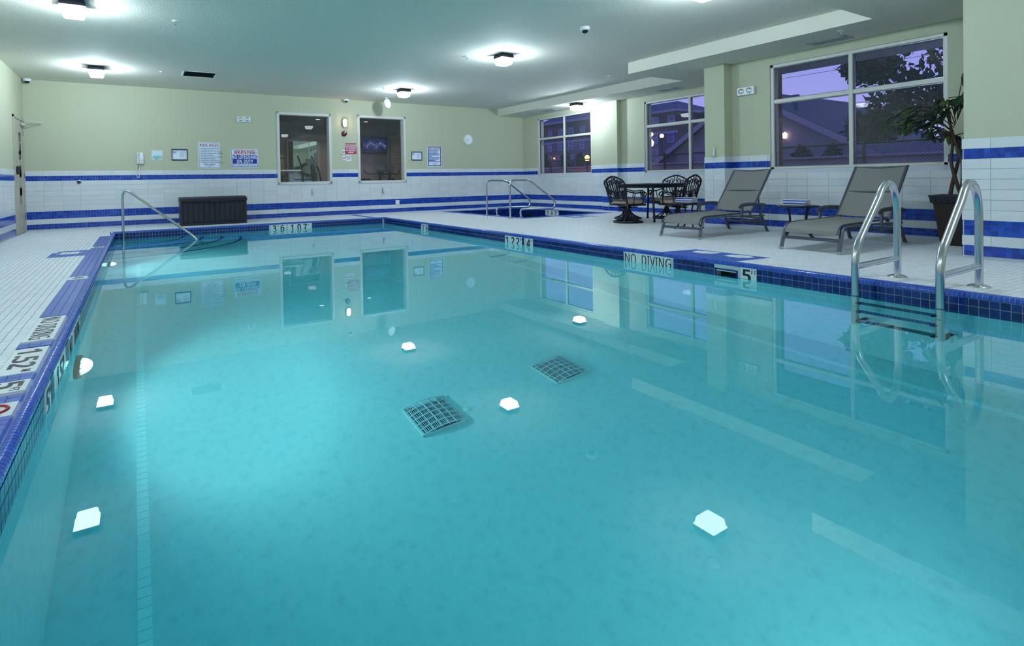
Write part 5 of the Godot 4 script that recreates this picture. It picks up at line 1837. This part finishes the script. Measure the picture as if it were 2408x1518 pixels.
# ---------------------------------------------------------------- the gym behind the two inner windows
func gym() -> void:
	var w := struct("wall_gym", "plain beige walls and ceiling of the gym behind the inner windows")
	var gp := mat(c8(158, 146, 140), 0.8)
	var st := st_new()
	bx(st, Vector3(3.9, -0.1, -3.9), Vector3(9.7, 2.95, -3.7))
	bx(st, Vector3(3.7, -0.1, -3.9), Vector3(3.9, 2.95, -0.2))
	bx(st, Vector3(9.5, -0.1, -3.9), Vector3(9.7, 2.95, -0.2))
	done(st, "wall_body", gp, w)
	st = st_new(); bx(st, Vector3(3.7, 2.82, -3.9), Vector3(9.7, 2.98, -0.2)); done(st, "gym_ceiling", mat(c8(150, 150, 152), 0.9), w)
	st = st_new(); bx(st, Vector3(3.7, -0.2, -3.9), Vector3(9.7, 0.0, -0.2)); done(st, "gym_floor", mat(c8(84, 80, 84), 0.9), w)
	var dl := [[5.2, -2.6, "recessed gym downlight seen at upper left of left inner window"], [6.75, -2.8, "recessed gym downlight seen at upper right of left inner window"], [8.35, -2.9, "recessed gym downlight seen through the right inner window"]]
	for a in dl:
		var o := thing("downlight", a[2], "lamp", Vector3(a[0], 2.82, a[1]), 0.0, "recessed gym downlights")
		st = st_new(); lathe(st, [Vector2(0.062, -0.004), Vector2(0.085, -0.008), Vector2(0.09, 0.0)], 24); done(st, "trim_ring", M.white_plastic, o)
		st = st_new(); lathe(st, [Vector2(0.0, -0.003), Vector2(0.063, -0.003)], 24); done(st, "lamp_glass", glow_mat(c8(255, 240, 225), 3.0), o)
		var l := SpotLight3D.new()
		l.name = "downlight_beam"
		o.add_child(l)
		l.position = Vector3(0, -0.02, 0)
		l.rotation.x = -PI / 2
		l.spot_angle = 65.0; l.spot_range = 12.0; l.spot_attenuation = 2.0; l.light_size = 0.05
		l.light_color = c8(255, 226, 200); l.light_energy = 0.55; l.shadow_enabled = true
	# mirror with a trim on the rear wall
	var o := thing("gym_mirror", "tall framed mirror panels on the gym rear wall", "mirror", Vector3(6.5, 0, -3.68))
	st = st_new()
	for q in [[-0.52, -0.46, 0.0, 2.26], [0.46, 0.54, 0.0, 2.26], [-0.52, 0.54, 2.2, 2.26]]:
		cbox(st, Vector3((q[0] + q[1]) / 2, (q[2] + q[3]) / 2, 0.02), Vector3(q[1] - q[0], q[3] - q[2], 0.06), 0.006)
	done(st, "frame", mat(c8(176, 172, 158), 0.5), o)
	for q in [[-0.46, 0.198], [0.202, 0.46]]:
		st = st_new(); bx(st, Vector3(q[0], 0.02, 0.0), Vector3(q[1], 2.2, 0.012)); done(st, "mirror_panel", mat(c8(214, 226, 222), 0.02, 1.0), o)
	st = st_new(); cbox(st, Vector3(0.2, 1.11, 0.014), Vector3(0.02, 2.2, 0.01), 0.002); done(st, "joint_strip", M.steel, o)
	# poster with reversed heading
	o = thing("gym_poster", "pale gym poster with reversed heading seen through the glass", "poster", Vector3(5.72, 1.45, -3.69))
	st = st_new(); cbox(st, Vector3.ZERO, Vector3(0.36, 0.62, 0.01), 0.002); done(st, "sheet", mat(c8(206, 190, 184), 0.7), o)
	var l2 := lettering("Fitness", 0.07, M.ink, o, Transform3D(Basis.from_scale(Vector3(-1, 1, 1)), Vector3(0.02, 0.2, 0.006)), 1.0)
	st = st_new()
	for i in 6: bx(st, Vector3(-0.13, 0.10 - 0.05 * i, 0.0055), Vector3(0.14, 0.115 - 0.05 * i, 0.0062))
	done(st, "printed_line", M.grey_ink, o)
	# television on its bracket
	o = thing("television", "flat television glowing blue on the gym wall", "television", Vector3(8.86, 2.11, -3.45), -0.12)
	st = st_new(); cbox(st, Vector3.ZERO, Vector3(0.88, 0.54, 0.06), 0.012); done(st, "casing", M.black_plastic, o)
	st = st_new(); face_uv(st, Vector3(-0.40, -0.22, 0.0315), Vector3(0.40, -0.22, 0.0315), Vector3(0.40, 0.23, 0.0315), Vector3(-0.40, 0.23, 0.0315))
	var scr := mat(c8(8, 10, 24), 0.1)
	scr.emission_enabled = true
	scr.emission_texture = screen_picture()
	scr.emission = Color.BLACK
	scr.emission_operator = BaseMaterial3D.EMISSION_OP_ADD
	scr.emission_energy_multiplier = 0.8
	done(st, "screen", scr, o)
	st = st_new(); cbox(st, Vector3(0, -0.04, -0.12), Vector3(0.12, 0.2, 0.2), 0.01); done(st, "wall_bracket", M.black_plastic, o)
	# blinds on the side wall
	o = thing("window_blind", "cream slatted blind on the gym side wall", "blind", Vector3(9.46, 0, -2.3))
	st = st_new(); cbox(st, Vector3(0, 2.38, 0), Vector3(0.06, 0.06, 2.3), 0.008); done(st, "headrail", mat(c8(200, 190, 176), 0.6), o)
	var slm := mat(c8(196, 184, 168), 0.6)
	for i in 30:
		st = st_new(); bar(st, Vector3(0, 0.86 + 0.05 * i, -1.13), Vector3(0, 0.86 + 0.05 * i, 1.13), 0.046, 0.003, Vector3(-0.75, 0.6, 0), 0.0008)
		done(st, "slat", slm, o)
	st = st_new()
	for z in [-0.8, 0.0, 0.8]: tube(st, [Vector3(-0.02, 0.84, z), Vector3(-0.02, 2.36, z)], 0.003, 5)
	done(st, "ladder_cord", slm, o)
	elliptical(Vector3(6.05, 0, -1.45))
	exercise_bike(Vector3(7.95, 0, -1.35), 0.35, "black exercise bike with console under the television")
	exercise_bike(Vector3(8.95, 0, -2.35), -0.5, "black exercise bike half hidden at the right window edge")
	# counter with white top
	o = thing("gym_counter", "white topped counter on a grey pedestal inside the gym", "counter", Vector3(5.42, 0, -1.05))
	st = st_new(); pillow(st, Vector3(0, 1.2, 0), Vector3(0.62, 0.06, 0.5), 7.0, 10); done(st, "worktop", M.white_plastic, o)
	st = st_new(); cbox(st, Vector3(0.05, 0.585, 0), Vector3(0.16, 1.17, 0.22), 0.02); done(st, "pedestal", M.grey_plastic, o)
	st = st_new(); cbox(st, Vector3(0.05, 0.02, 0), Vector3(0.4, 0.04, 0.4), 0.01); done(st, "foot_plate", M.grey_plastic, o)
	# plant
	o = thing("gym_plant", "leafy dark green plant on a stand inside the gym", "plant", Vector3(5.3, 0, -2.95))
	st = st_new(); lathe(st, [Vector2(0.0, 0.0), Vector2(0.16, 0.0), Vector2(0.2, 0.75), Vector2(0.22, 0.77), Vector2(0.19, 0.78), Vector2(0.0, 0.75)], 20); done(st, "planter", mat(c8(90, 84, 80), 0.7), o)
	rng.seed = 5
	var blade := leaf_mesh()
	var gm := mat(c8(40, 64, 50), 0.5)
	for i in 46:
		var a := rng.randf() * TAU
		var out := Vector3(cos(a), rng.randf_range(0.3, 2.2), sin(a)).normalized()
		var side := out.cross(Vector3.UP).normalized()
		var len_ := rng.randf_range(0.35, 0.6)
		var b := put("leaf", blade, gm, o)
		b.transform = Transform3D(Basis(side, out, side.cross(out)) * Basis.from_scale(Vector3(len_ * 0.55, len_, len_ * 1.6)), Vector3(0, 0.76, 0))

func screen_picture() -> ImageTexture:
	# a blurred broadcast: dark blue field, pale figures across the middle
	var im := Image.create(160, 90, false, Image.FORMAT_RGB8)
	var n := FastNoiseLite.new(); n.seed = 4; n.frequency = 0.05; n.fractal_octaves = 4
	for y in 90:
		for x in 160:
			var v := n.get_noise_2d(x, y) * 0.5 + 0.5
			var c := Color(0.03, 0.04, 0.14).lerp(Color(0.14, 0.2, 0.55), clampf(v * 1.3 - 0.3, 0, 1))
			var d := absf(y - 45.0 - 10.0 * sin(x * 0.09)) / 26.0
			var f := clampf(1.0 - d, 0, 1) * clampf((n.get_noise_2d(x * 2.3 + 90, y * 2.3) - 0.02) * 4.0, 0, 1)
			c = c.lerp(Color(0.7, 0.76, 1.0), f)
			im.set_pixel(x, y, c)
	return ImageTexture.create_from_image(im)

func elliptical(at: Vector3) -> void:
	var o := thing("elliptical_trainer", "dark elliptical trainer with swept handles inside the gym", "exercise machine", at, 0.3)
	var m: Material = M.black_plastic
	var gr: Material = M.grey_plastic
	var st := st_new()
	cbox(st, Vector3(0, 0.06, -0.1), Vector3(0.16, 0.08, 1.5), 0.02); cbox(st, Vector3(0, 0.04, 0.6), Vector3(0.6, 0.06, 0.1), 0.02); cbox(st, Vector3(0, 0.04, -0.8), Vector3(0.6, 0.06, 0.1), 0.02)
	done(st, "base_frame", m, o)
	st = st_new(); lathe(st, [Vector2(0.0, -0.1), Vector2(0.3, -0.1), Vector2(0.34, -0.06), Vector2(0.34, 0.06), Vector2(0.3, 0.1), Vector2(0.0, 0.1)], 28, rot_to(Vector3(1, 0, 0), Vector3(0, 0.42, 0.42))); done(st, "flywheel_shroud", gr, o)
	st = st_new(); bar(st, Vector3(0, 0.6, 0.4), Vector3(0, 1.38, 0.2), 0.1, 0.12, Vector3(0, 0, 1), 0.02); done(st, "upright", m, o)
	st = st_new(); cbox(st, Vector3.ZERO, Vector3(0.3, 0.24, 0.05), 0.02, Transform3D(Basis(Vector3.RIGHT, -0.6), Vector3(0.0, 1.44, 0.17)))
	var con := done(st, "console", gr, o)
	st = st_new(); cbox(st, Vector3(0, 0.01, -0.027), Vector3(0.22, 0.14, 0.006), 0.002, Transform3D(Basis(Vector3.RIGHT, -0.6), Vector3(0.0, 1.44, 0.17))); done(st, "display", m, con)
	for s in [-1, 1]:
		st = st_new()
		tube(st, spline([Vector3(s * 0.28, 0.5, 0.35), Vector3(s * 0.28, 0.9, 0.2), Vector3(s * 0.27, 1.15, 0.14), Vector3(s * 0.25, 1.35, 0.05), Vector3(s * 0.22, 1.62, -0.16)], 5), 0.022, 10)
		done(st, "swing_handle", m, o)
		st = st_new(); bar(st, Vector3(s * 0.2, 0.35, 0.4), Vector3(s * 0.2, 0.3 + 0.1 * s, -0.7), 0.05, 0.06); done(st, "pedal_arm", m, o)
		st = st_new(); cbox(st, Vector3(s * 0.2, 0.36 + 0.08 * s, -0.45), Vector3(0.16, 0.05, 0.36), 0.02); done(st, "foot_pedal", m, o)
	st = st_new(); tube(st, fillet([Vector3(-0.2, 1.15, -0.1), Vector3(-0.2, 1.1, 0.2), Vector3(0.2, 1.1, 0.2), Vector3(0.2, 1.15, -0.1)], 0.1, 6), 0.016, 8); done(st, "fixed_grip", m, o)

func exercise_bike(at: Vector3, turn: float, label: String) -> void:
	var o := thing("exercise_bike", label, "exercise machine", at, turn, "gym exercise bikes")
	var m: Material = M.black_plastic
	var st := st_new()
	cbox(st, Vector3(0, 0.05, 0), Vector3(0.12, 0.08, 1.1), 0.02); cbox(st, Vector3(0, 0.04, 0.5), Vector3(0.5, 0.06, 0.09), 0.02); cbox(st, Vector3(0, 0.04, -0.5), Vector3(0.5, 0.06, 0.09), 0.02)
	done(st, "base_frame", m, o)
	st = st_new(); lathe(st, [Vector2(0.0, -0.08), Vector2(0.24, -0.08), Vector2(0.27, -0.05), Vector2(0.27, 0.05), Vector2(0.24, 0.08), Vector2(0.0, 0.08)], 24, rot_to(Vector3(1, 0, 0), Vector3(0, 0.36, 0.2))); done(st, "drive_cover", M.grey_plastic, o)
	st = st_new(); bar(st, Vector3(0, 0.5, 0.22), Vector3(0, 1.16, 0.34), 0.07, 0.08, Vector3(0, 0, 1), 0.015); done(st, "front_post", m, o)
	st = st_new(); cbox(st, Vector3.ZERO, Vector3(0.3, 0.2, 0.045), 0.02, Transform3D(Basis(Vector3.RIGHT, -0.5), Vector3(0, 1.27, 0.34))); done(st, "console", mat(c8(96, 106, 112), 0.35), o)
	st = st_new(); tube(st, spline([Vector3(-0.26, 1.2, -0.1), Vector3(-0.27, 1.11, 0.05), Vector3(-0.2, 1.1, 0.22), Vector3(0, 1.12, 0.3), Vector3(0.2, 1.1, 0.22), Vector3(0.27, 1.11, 0.05), Vector3(0.26, 1.2, -0.1)], 5), 0.018, 10); done(st, "handlebar", m, o)
	st = st_new(); bar(st, Vector3(0, 0.3, -0.2), Vector3(0, 0.86, -0.34), 0.06, 0.06, Vector3(0, 0, 1), 0.01); done(st, "seat_post", m, o)
	st = st_new(); pillow(st, Vector3(0, 0.92, -0.34), Vector3(0.26, 0.1, 0.3), 3.0, 10); done(st, "saddle", m, o)
	for s in [-1, 1]:
		st = st_new(); bar(st, Vector3(s * 0.1, 0.36, 0.2), Vector3(s * 0.12, 0.36 + s * 0.16, 0.2), 0.02, 0.03, Vector3(0, 0, 1)); cbox(st, Vector3(s * 0.17, 0.36 + s * 0.16, 0.2), Vector3(0.1, 0.03, 0.09), 0.008); done(st, "pedal", m, o)

# ---------------------------------------------------------------- outdoors at dusk
func outside() -> void:
	var g := struct("ground_outside", "dusky paved ground outside the pool windows")
	var st := st_new()
	bx(st, Vector3(12.9, -0.9, -160), Vector3(240, -0.4, 60))
	done(st, "ground_slab", mat(c8(96, 92, 110), 0.95), g)
	# brick facing on the outer return seen through the large window
	var br := struct("trim_1", "red brick return of the building outside the large window")
	st = st_new(); bx(st, Vector3(11.2, -0.4, 7.8), Vector3(12.9, 3.3, 7.815)); done(st, "mortar", mat(c8(88, 66, 66), 0.9), br)
	var bricks := []
	for j in 44:
		for i in 8:
			var x := 11.2 + 0.1 + 0.225 * i + (0.11 if j % 2 else 0.0)
			if x > 12.8: continue
			bricks.append([Vector3(x, 0.3 + 0.072 * j, 7.817), Basis(), 0.215, 0.062, rng.randi() % 2])
	tile_field(br, "brick", bricks, [mat(c8(140, 62, 52), 0.9), mat(c8(124, 52, 46), 0.9)], 120, 0.012)
	fence()
	# low wall beyond the fence
	var w := thing("garden_wall", "low mauve grey concrete wall beyond the chain link fence", "wall", Vector3(17.6, 0, 0))
	st = st_new(); cbox(st, Vector3(0, 0.43, -6), Vector3(0.2, 1.7, 44), 0.02); done(st, "wall_body", mat(c8(142, 122, 140), 0.9), w)
	st = st_new(); cbox(st, Vector3(0, 1.30, -6), Vector3(0.3, 0.07, 44), 0.02); done(st, "coping", mat(c8(156, 138, 152), 0.9), w)
	var sh := [[-5.6, 1.95, "leftmost conical shrub seen through the far window"], [-4.2, 2.0, "second conical shrub seen through the far window"], [-3.3, 1.9, "conical shrub beside the far window mullion"], [-2.4, 1.95, "conical shrub next to the orange glow"], [5.55, 1.66, "round clipped shrub left in the large window"], [6.35, 1.62, "clipped shrub in the middle of the large window"], [9.2, 1.62, "clipped shrub behind the potted tree"]]
	for a in sh:
		shrub(Vector3(18.1, -0.4, a[0]), a[1] + 0.4, a[2])
	house()
	hotel()
	maple(Vector3(20.5, -0.4, 8.6))
	small_tree(Vector3(46.0, -0.4, -16.8))
	# lamps
	var o := thing("orange_lantern", "orange lantern glowing on a post behind the fence", "lamp", Vector3(16.6, -0.4, -1.35))
	st = st_new(); tube(st, [Vector3(0, 0, 0), Vector3(0, 1.92, 0)], 0.035, 10); done(st, "post", M.black_metal, o)
	st = st_new(); lathe(st, [Vector2(0.0, 1.92), Vector2(0.07, 1.93), Vector2(0.09, 2.06), Vector2(0.05, 2.12), Vector2(0.0, 2.13)], 14); done(st, "lamp_globe", glow_mat(c8(255, 170, 80), 6.0), o)
	omni(o, Vector3(0, 2.03, 0), c8(255, 120, 40), 0.8, 0.06)
	street_lamp(Vector3(40, -0.4, -17.6), 4.75, c8(255, 190, 140), "left street lamp with a warm globe outside the middle window")
	street_lamp(Vector3(40.8, -0.4, -17.15), 4.6, c8(255, 190, 140), "right street lamp with a warm globe outside the middle window")
	street_lamp(Vector3(20.0, -0.4, -1.27), 2.5, c8(225, 235, 255), "short white path lamp outside the middle window")
	# overhead wires
	for k in 3:
		o = thing("power_line", ["upper overhead wire crossing the dusk sky", "middle overhead wire crossing the dusk sky", "lower overhead wire crossing the dusk sky"][k], "wire", Vector3.ZERO, 0.0, "overhead wires")
		st = st_new()
		var p := []
		for i in 17:
			var t := i / 16.0
			p.append(Vector3(36 + 2 * t, [6.9, 4.85, 4.55][k] + 0.5 * (2 * t - 1) * (2 * t - 1) * 0.6, lerpf(-26, 16, t)))
		tube(st, p, 0.012, 5)
		done(st, "cable", M.black, o)

func fence() -> void:
	var o := thing("chain_link_fence", "black chain link fence outside the windows", "fence", Vector3(15.0, 0, 0))
	var z0 := -9.0
	var z1 := 12.0
	var st := st_new()
	tube(st, [Vector3(0, 1.5, z0), Vector3(0, 1.5, z1)], 0.021, 8)
	done(st, "top_rail", M.black_metal, o)
	for i in 8:
		st = st_new()
		var z := 8.35 - 2.48 * i
		tube(st, [Vector3(0, -0.4, z), Vector3(0, 1.56, z)], 0.03, 8)
		done(st, "post", M.black_metal, o)
	st = st_new()
	var s := 0.07
	var H := 1.02
	var y0 := 0.5
	var n := int((z1 - z0 + H) / s)
	var wire := func(st: SurfaceTool, a: Vector3, b: Vector3) -> void:
		var d := (b - a).normalized()
		var sd := Vector3(1, 0, 0)
		var up := d.cross(sd)
		var r := 0.0022
		var c := [sd * r, up * r, -sd * r, -up * r]
		for k in 4:
			quad(st, a + c[k], a + c[(k + 1) % 4], b + c[(k + 1) % 4], b + c[k])
	for i in n:
		var z := z0 - H + s * i
		for q in [[z, z + H], [z + H, z]]:
			var a := Vector3(0.004, y0, q[0]); var b := Vector3(-0.004, y0 + H + 0.02, q[1] + signf(q[1] - q[0]) * 0.02)
			if minf(a.z, b.z) > z0 and maxf(a.z, b.z) < z1: wire.call(st, a, b)
	var m := done(st, "chain_mesh", M.black_metal, o)
	m.set_meta("kind", "stuff")

func leaf_cloud(o: Node3D, called: String, m: Material, n: int, size: float, blobs: Array, seed_: int) -> void:
	var r := RandomNumberGenerator.new()
	r.seed = seed_
	var mm := MultiMesh.new()
	mm.transform_format = MultiMesh.TRANSFORM_3D
	mm.mesh = leaf_mesh()
	mm.instance_count = n
	for i in n:
		var b: Array = blobs[i % blobs.size()]
		var d := Vector3(r.randfn(), r.randfn(), r.randfn()).normalized() * pow(r.randf(), 0.45)
		var p: Vector3 = b[0] + d * b[1]
		var bas := Basis(Vector3(r.randfn(), r.randfn(), r.randfn()).normalized(), r.randf() * TAU) * Basis.from_scale(Vector3(1.9, 1, 1) * size * r.randf_range(0.7, 1.3))
		mm.set_instance_transform(i, Transform3D(bas, p))
	var x := MultiMeshInstance3D.new()
	x.name = called
	x.multimesh = mm
	x.material_override = m
	x.set_meta("kind", "stuff")
	o.add_child(x, true)

func shrub(at: Vector3, h: float, label: String) -> void:
	var o := thing("shrub", label, "shrub", at, 0.0, "shrubs along the low wall")
	var m := mat(c8(30, 46, 44), 0.9)
	var st := st_new(); tube(st, [Vector3(0, 0, 0), Vector3(0, h * 0.8, 0)], 0.03, 6); done(st, "stem", mat(c8(60, 50, 46), 0.9), o)
	leaf_cloud(o, "foliage", m, 500, 0.09, [[Vector3(0, h - 0.55, 0), Vector3(0.34, 0.34, 0.34)], [Vector3(0, h - 0.32, 0), Vector3(0.26, 0.26, 0.26)], [Vector3(0, h - 0.14, 0), Vector3(0.14, 0.15, 0.14)]], int(absf(at.z) * 100))

func house() -> void:
	var o := thing("gabled_house", "grey gable-ended house with vent pipe outside the windows", "house", Vector3(24.0, -0.4, 0.4))
	var sid := mat(c8(128, 124, 148), 0.9)
	var st := st_new()
	var poly := PackedVector2Array([Vector2(-4.3, 0), Vector2(4.4, 0), Vector2(4.4, 2.2), Vector2(0, 4.72), Vector2(-4.3, 2.0)])
	extrude(st, poly, 9.0, Transform3D(Basis(Vector3(0, 0, 1), Vector3.UP, Vector3(-1, 0, 0)), Vector3(9.0, 0, 0)))
	done(st, "wall", sid, o)
	for s in [-1, 1]:
		st = st_new()
		var a := Vector2(0, 4.86)
		var b := Vector2(s * 4.95, 4.86 - (2.92 if s > 0 else 3.2))
		var pl := PackedVector2Array([a, b, b - Vector2(0, 0.16), a - Vector2(0, 0.16)])
		extrude(st, pl, 9.6, Transform3D(Basis(Vector3(0, 0, 1), Vector3.UP, Vector3(-1, 0, 0)), Vector3(9.2, 0, 0)))
		done(st, "roof_slope", mat(c8(70, 66, 92), 0.9), o)
		st = st_new()
		pl = PackedVector2Array([a - Vector2(0, 0.02), b - Vector2(0, 0.02), b - Vector2(0, 0.26), a - Vector2(0, 0.26)])
		extrude(st, pl, 0.05, Transform3D(Basis(Vector3(0, 0, 1), Vector3.UP, Vector3(-1, 0, 0)), Vector3(-0.40, 0, 0)))
		done(st, "bargeboard", mat(c8(150, 144, 168), 0.8), o)
	st = st_new()
	tube(st, [Vector3(0.5, 3.6, 1.75), Vector3(0.5, 4.42, 1.75)], 0.09, 12)
	tube(st, [Vector3(0.5, 4.34, 1.75), Vector3(0.5, 4.42, 1.75)], 0.14, 12)
	done(st, "vent_pipe", mat(c8(70, 74, 104), 0.6), o)
	st = st_new(); lathe(st, [Vector2(0.0, -0.12), Vector2(0.07, -0.1), Vector2(0.08, 0.08), Vector2(0.0, 0.14)], 12, Transform3D(Basis(), Vector3(-0.12, 2.8, 1.65)))
	done(st, "wall_lamp", glow_mat(c8(255, 220, 180), 4.0), o)

func hotel() -> void:
	var o := thing("brick_hotel", "large brick hotel with pale windows seen through the far windows", "building", Vector3(98, -0.4, -90))
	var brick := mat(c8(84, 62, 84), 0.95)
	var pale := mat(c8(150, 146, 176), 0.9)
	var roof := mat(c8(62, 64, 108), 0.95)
	var st := st_new()
	bx(st, Vector3(0, 0, -40), Vector3(16, 15.0, 31)); bx(st, Vector3(-2.0, 0, -9.8), Vector3(2, 15.6, 8))
	done(st, "wall", brick, o)
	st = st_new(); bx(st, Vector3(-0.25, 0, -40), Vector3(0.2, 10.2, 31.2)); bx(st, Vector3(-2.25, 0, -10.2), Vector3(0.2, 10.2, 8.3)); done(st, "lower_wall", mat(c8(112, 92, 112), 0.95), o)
	st = st_new(); bx(st, Vector3(-0.45, 10.2, -40), Vector3(0.2, 10.7, 31.3)); bx(st, Vector3(-2.45, 10.2, -10.3), Vector3(0.2, 10.7, 8.4)); done(st, "string_course", pale, o)
	st = st_new(); bx(st, Vector3(-0.7, 14.7, -40.4), Vector3(16.5, 15.2, 31.6)); bx(st, Vector3(-2.7, 15.3, -10.5), Vector3(2, 15.8, 8.6)); done(st, "cornice", pale, o)
	st = st_new()
	# hipped roof with a tall hip on the projecting bay
	for q in [[-0.7, -40.4, 16.5, 31.6, 15.2, 18.0], [-2.7, -10.5, 12.0, 8.6, 15.8, 19.5]]:
		var zr0: float = q[1] + 6.0; var zr1: float = q[3] - 6.0; var xm: float = (q[0] + q[2]) / 2.0
		var a := Vector3(q[0], q[4], q[1]); var b := Vector3(q[0], q[4], q[3]); var c := Vector3(q[2], q[4], q[3]); var d := Vector3(q[2], q[4], q[1])
		var r0 := Vector3(xm, q[5], zr0); var r1 := Vector3(xm, q[5], zr1)
		quad(st, a, b, r1, r0); quad(st, c, d, r0, r1); tri(st, b, c, r1); tri(st, d, a, r0); quad(st, d, c, b, a)
	done(st, "roof", roof, o)
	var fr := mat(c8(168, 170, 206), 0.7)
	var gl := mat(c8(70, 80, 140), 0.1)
	var lit := glow_mat(c8(255, 150, 70), 0.6)
	var fmesh := st_new()
	for q in [[-0.8, -0.65, -1.1, 1.1], [0.65, 0.8, -1.1, 1.1], [-0.8, 0.8, -1.1, -0.95], [-0.8, 0.8, 0.95, 1.1], [-0.65, 0.65, -0.06, 0.06]]:
		bx(fmesh, Vector3(-0.1, q[2], q[0]), Vector3(0.1, q[3], q[1]))
	var fm := fmesh.commit()
	var pm := BoxMesh.new(); pm.size = Vector3(0.1, 2.0, 1.4)
	for row in 4:
		for i in 18:
			var z := -38.0 + 4.0 * i
			if z > 30: continue
			var on_bay: bool = z > -9.5 and z < 7.5
			var x := -2.05 if on_bay else -0.05
			if row < 3: x -= 0.25
			var p := put("window", fm, fr, o)
			p.position = Vector3(x, 2.6 + 3.4 * row, z)
			var k := put("pane", pm, lit if (i * 5 + row * 3) % 11 == 0 and row < 3 else gl, p)
			k.position = Vector3(0.06, 0, 0)
	# warm wall washers between the lower windows
	for i in 4:
		st = st_new(); lathe(st, [Vector2(0.0, -0.2), Vector2(0.16, -0.2), Vector2(0.2, 0.2), Vector2(0.0, 0.2)], 10, Transform3D(Basis(), Vector3(-0.6 if i != 1 else -2.6, 6.4, [-20.0, -4.0, 12.0, 24.0][i])))
		done(st, "wall_lamp", glow_mat(c8(255, 140, 60), 5.0), o)

func maple(at: Vector3) -> void:
	var o := thing("maple_tree", "big dark leafy tree filling the right of the large window", "tree", at)
	var bark := mat(c8(50, 42, 44), 0.95)
	var st := st_new()
	tube(st, [Vector3(0, 0, 0), Vector3(0.1, 2.0, -0.1), Vector3(0.0, 4.5, -0.3)], [0.28, 0.22, 0.12], 10)
	for q in [Vector3(-0.6, 3.4, -2.2), Vector3(0.4, 4.6, -2.6), Vector3(-0.3, 5.6, -1.4), Vector3(0.2, 3.2, 2.0), Vector3(0, 5.4, 1.6)]:
		tube(st, spline([Vector3(0.05, 2.0, -0.1), q * 0.55 + Vector3(0, 1.2, 0), q], 4), 0.06, 6)
	done(st, "trunk", bark, o)
	var m := mat(c8(34, 40, 58), 0.85)
	leaf_cloud(o, "crown", m, 9000, 0.17, [[Vector3(0, 4.6, 0.2), Vector3(1.8, 1.7, 2.2)], [Vector3(-0.2, 5.8, -0.6), Vector3(1.6, 1.2, 1.9)], [Vector3(0, 3.4, 1.4), Vector3(1.5, 1.3, 2.0)], [Vector3(0, 3.2, -1.3), Vector3(1.1, 0.9, 1.1)], [Vector3(-0.3, 4.3, -2.2), Vector3(0.7, 0.5, 0.7)], [Vector3(0.0, 2.6, -2.2), Vector3(0.7, 0.45, 0.8)], [Vector3(0, 5.4, 2.6), Vector3(1.6, 1.6, 1.8)], [Vector3(-0.2, 5.3, -2.0), Vector3(0.8, 0.5, 0.7)]], 77)

func small_tree(at: Vector3) -> void:
	var o := thing("distant_tree", "distant bushy tree beside the pier in the middle window", "tree", at)
	var st := st_new(); tube(st, [Vector3(0, 0, 0), Vector3(0, 5.0, 0)], 0.2, 8); done(st, "trunk", mat(c8(50, 42, 44), 0.95), o)
	leaf_cloud(o, "crown", mat(c8(40, 48, 66), 0.9), 2200, 0.2, [[Vector3(0, 5.4, 0), Vector3(1.2, 1.3, 1.3)], [Vector3(0, 6.3, 0.3), Vector3(0.7, 0.7, 0.7)], [Vector3(0, 4.2, 0.4), Vector3(1.4, 1.2, 1.6)]], 78)

func street_lamp(at: Vector3, h: float, c: Color, label: String) -> void:
	var o := thing("street_lamp", label, "street lamp", at, 0.0, "lamps outside the middle window")
	var st := st_new(); tube(st, [Vector3(0, 0, 0), Vector3(0, h, 0)], 0.05, 8); done(st, "post", M.black_metal, o)
	st = st_new(); lathe(st, [Vector2(0.0, h - 0.02), Vector2(0.14, h + 0.02), Vector2(0.18, h + 0.18), Vector2(0.1, h + 0.3), Vector2(0.0, h + 0.32)], 14); done(st, "lamp_globe", glow_mat(c, 4.0), o)
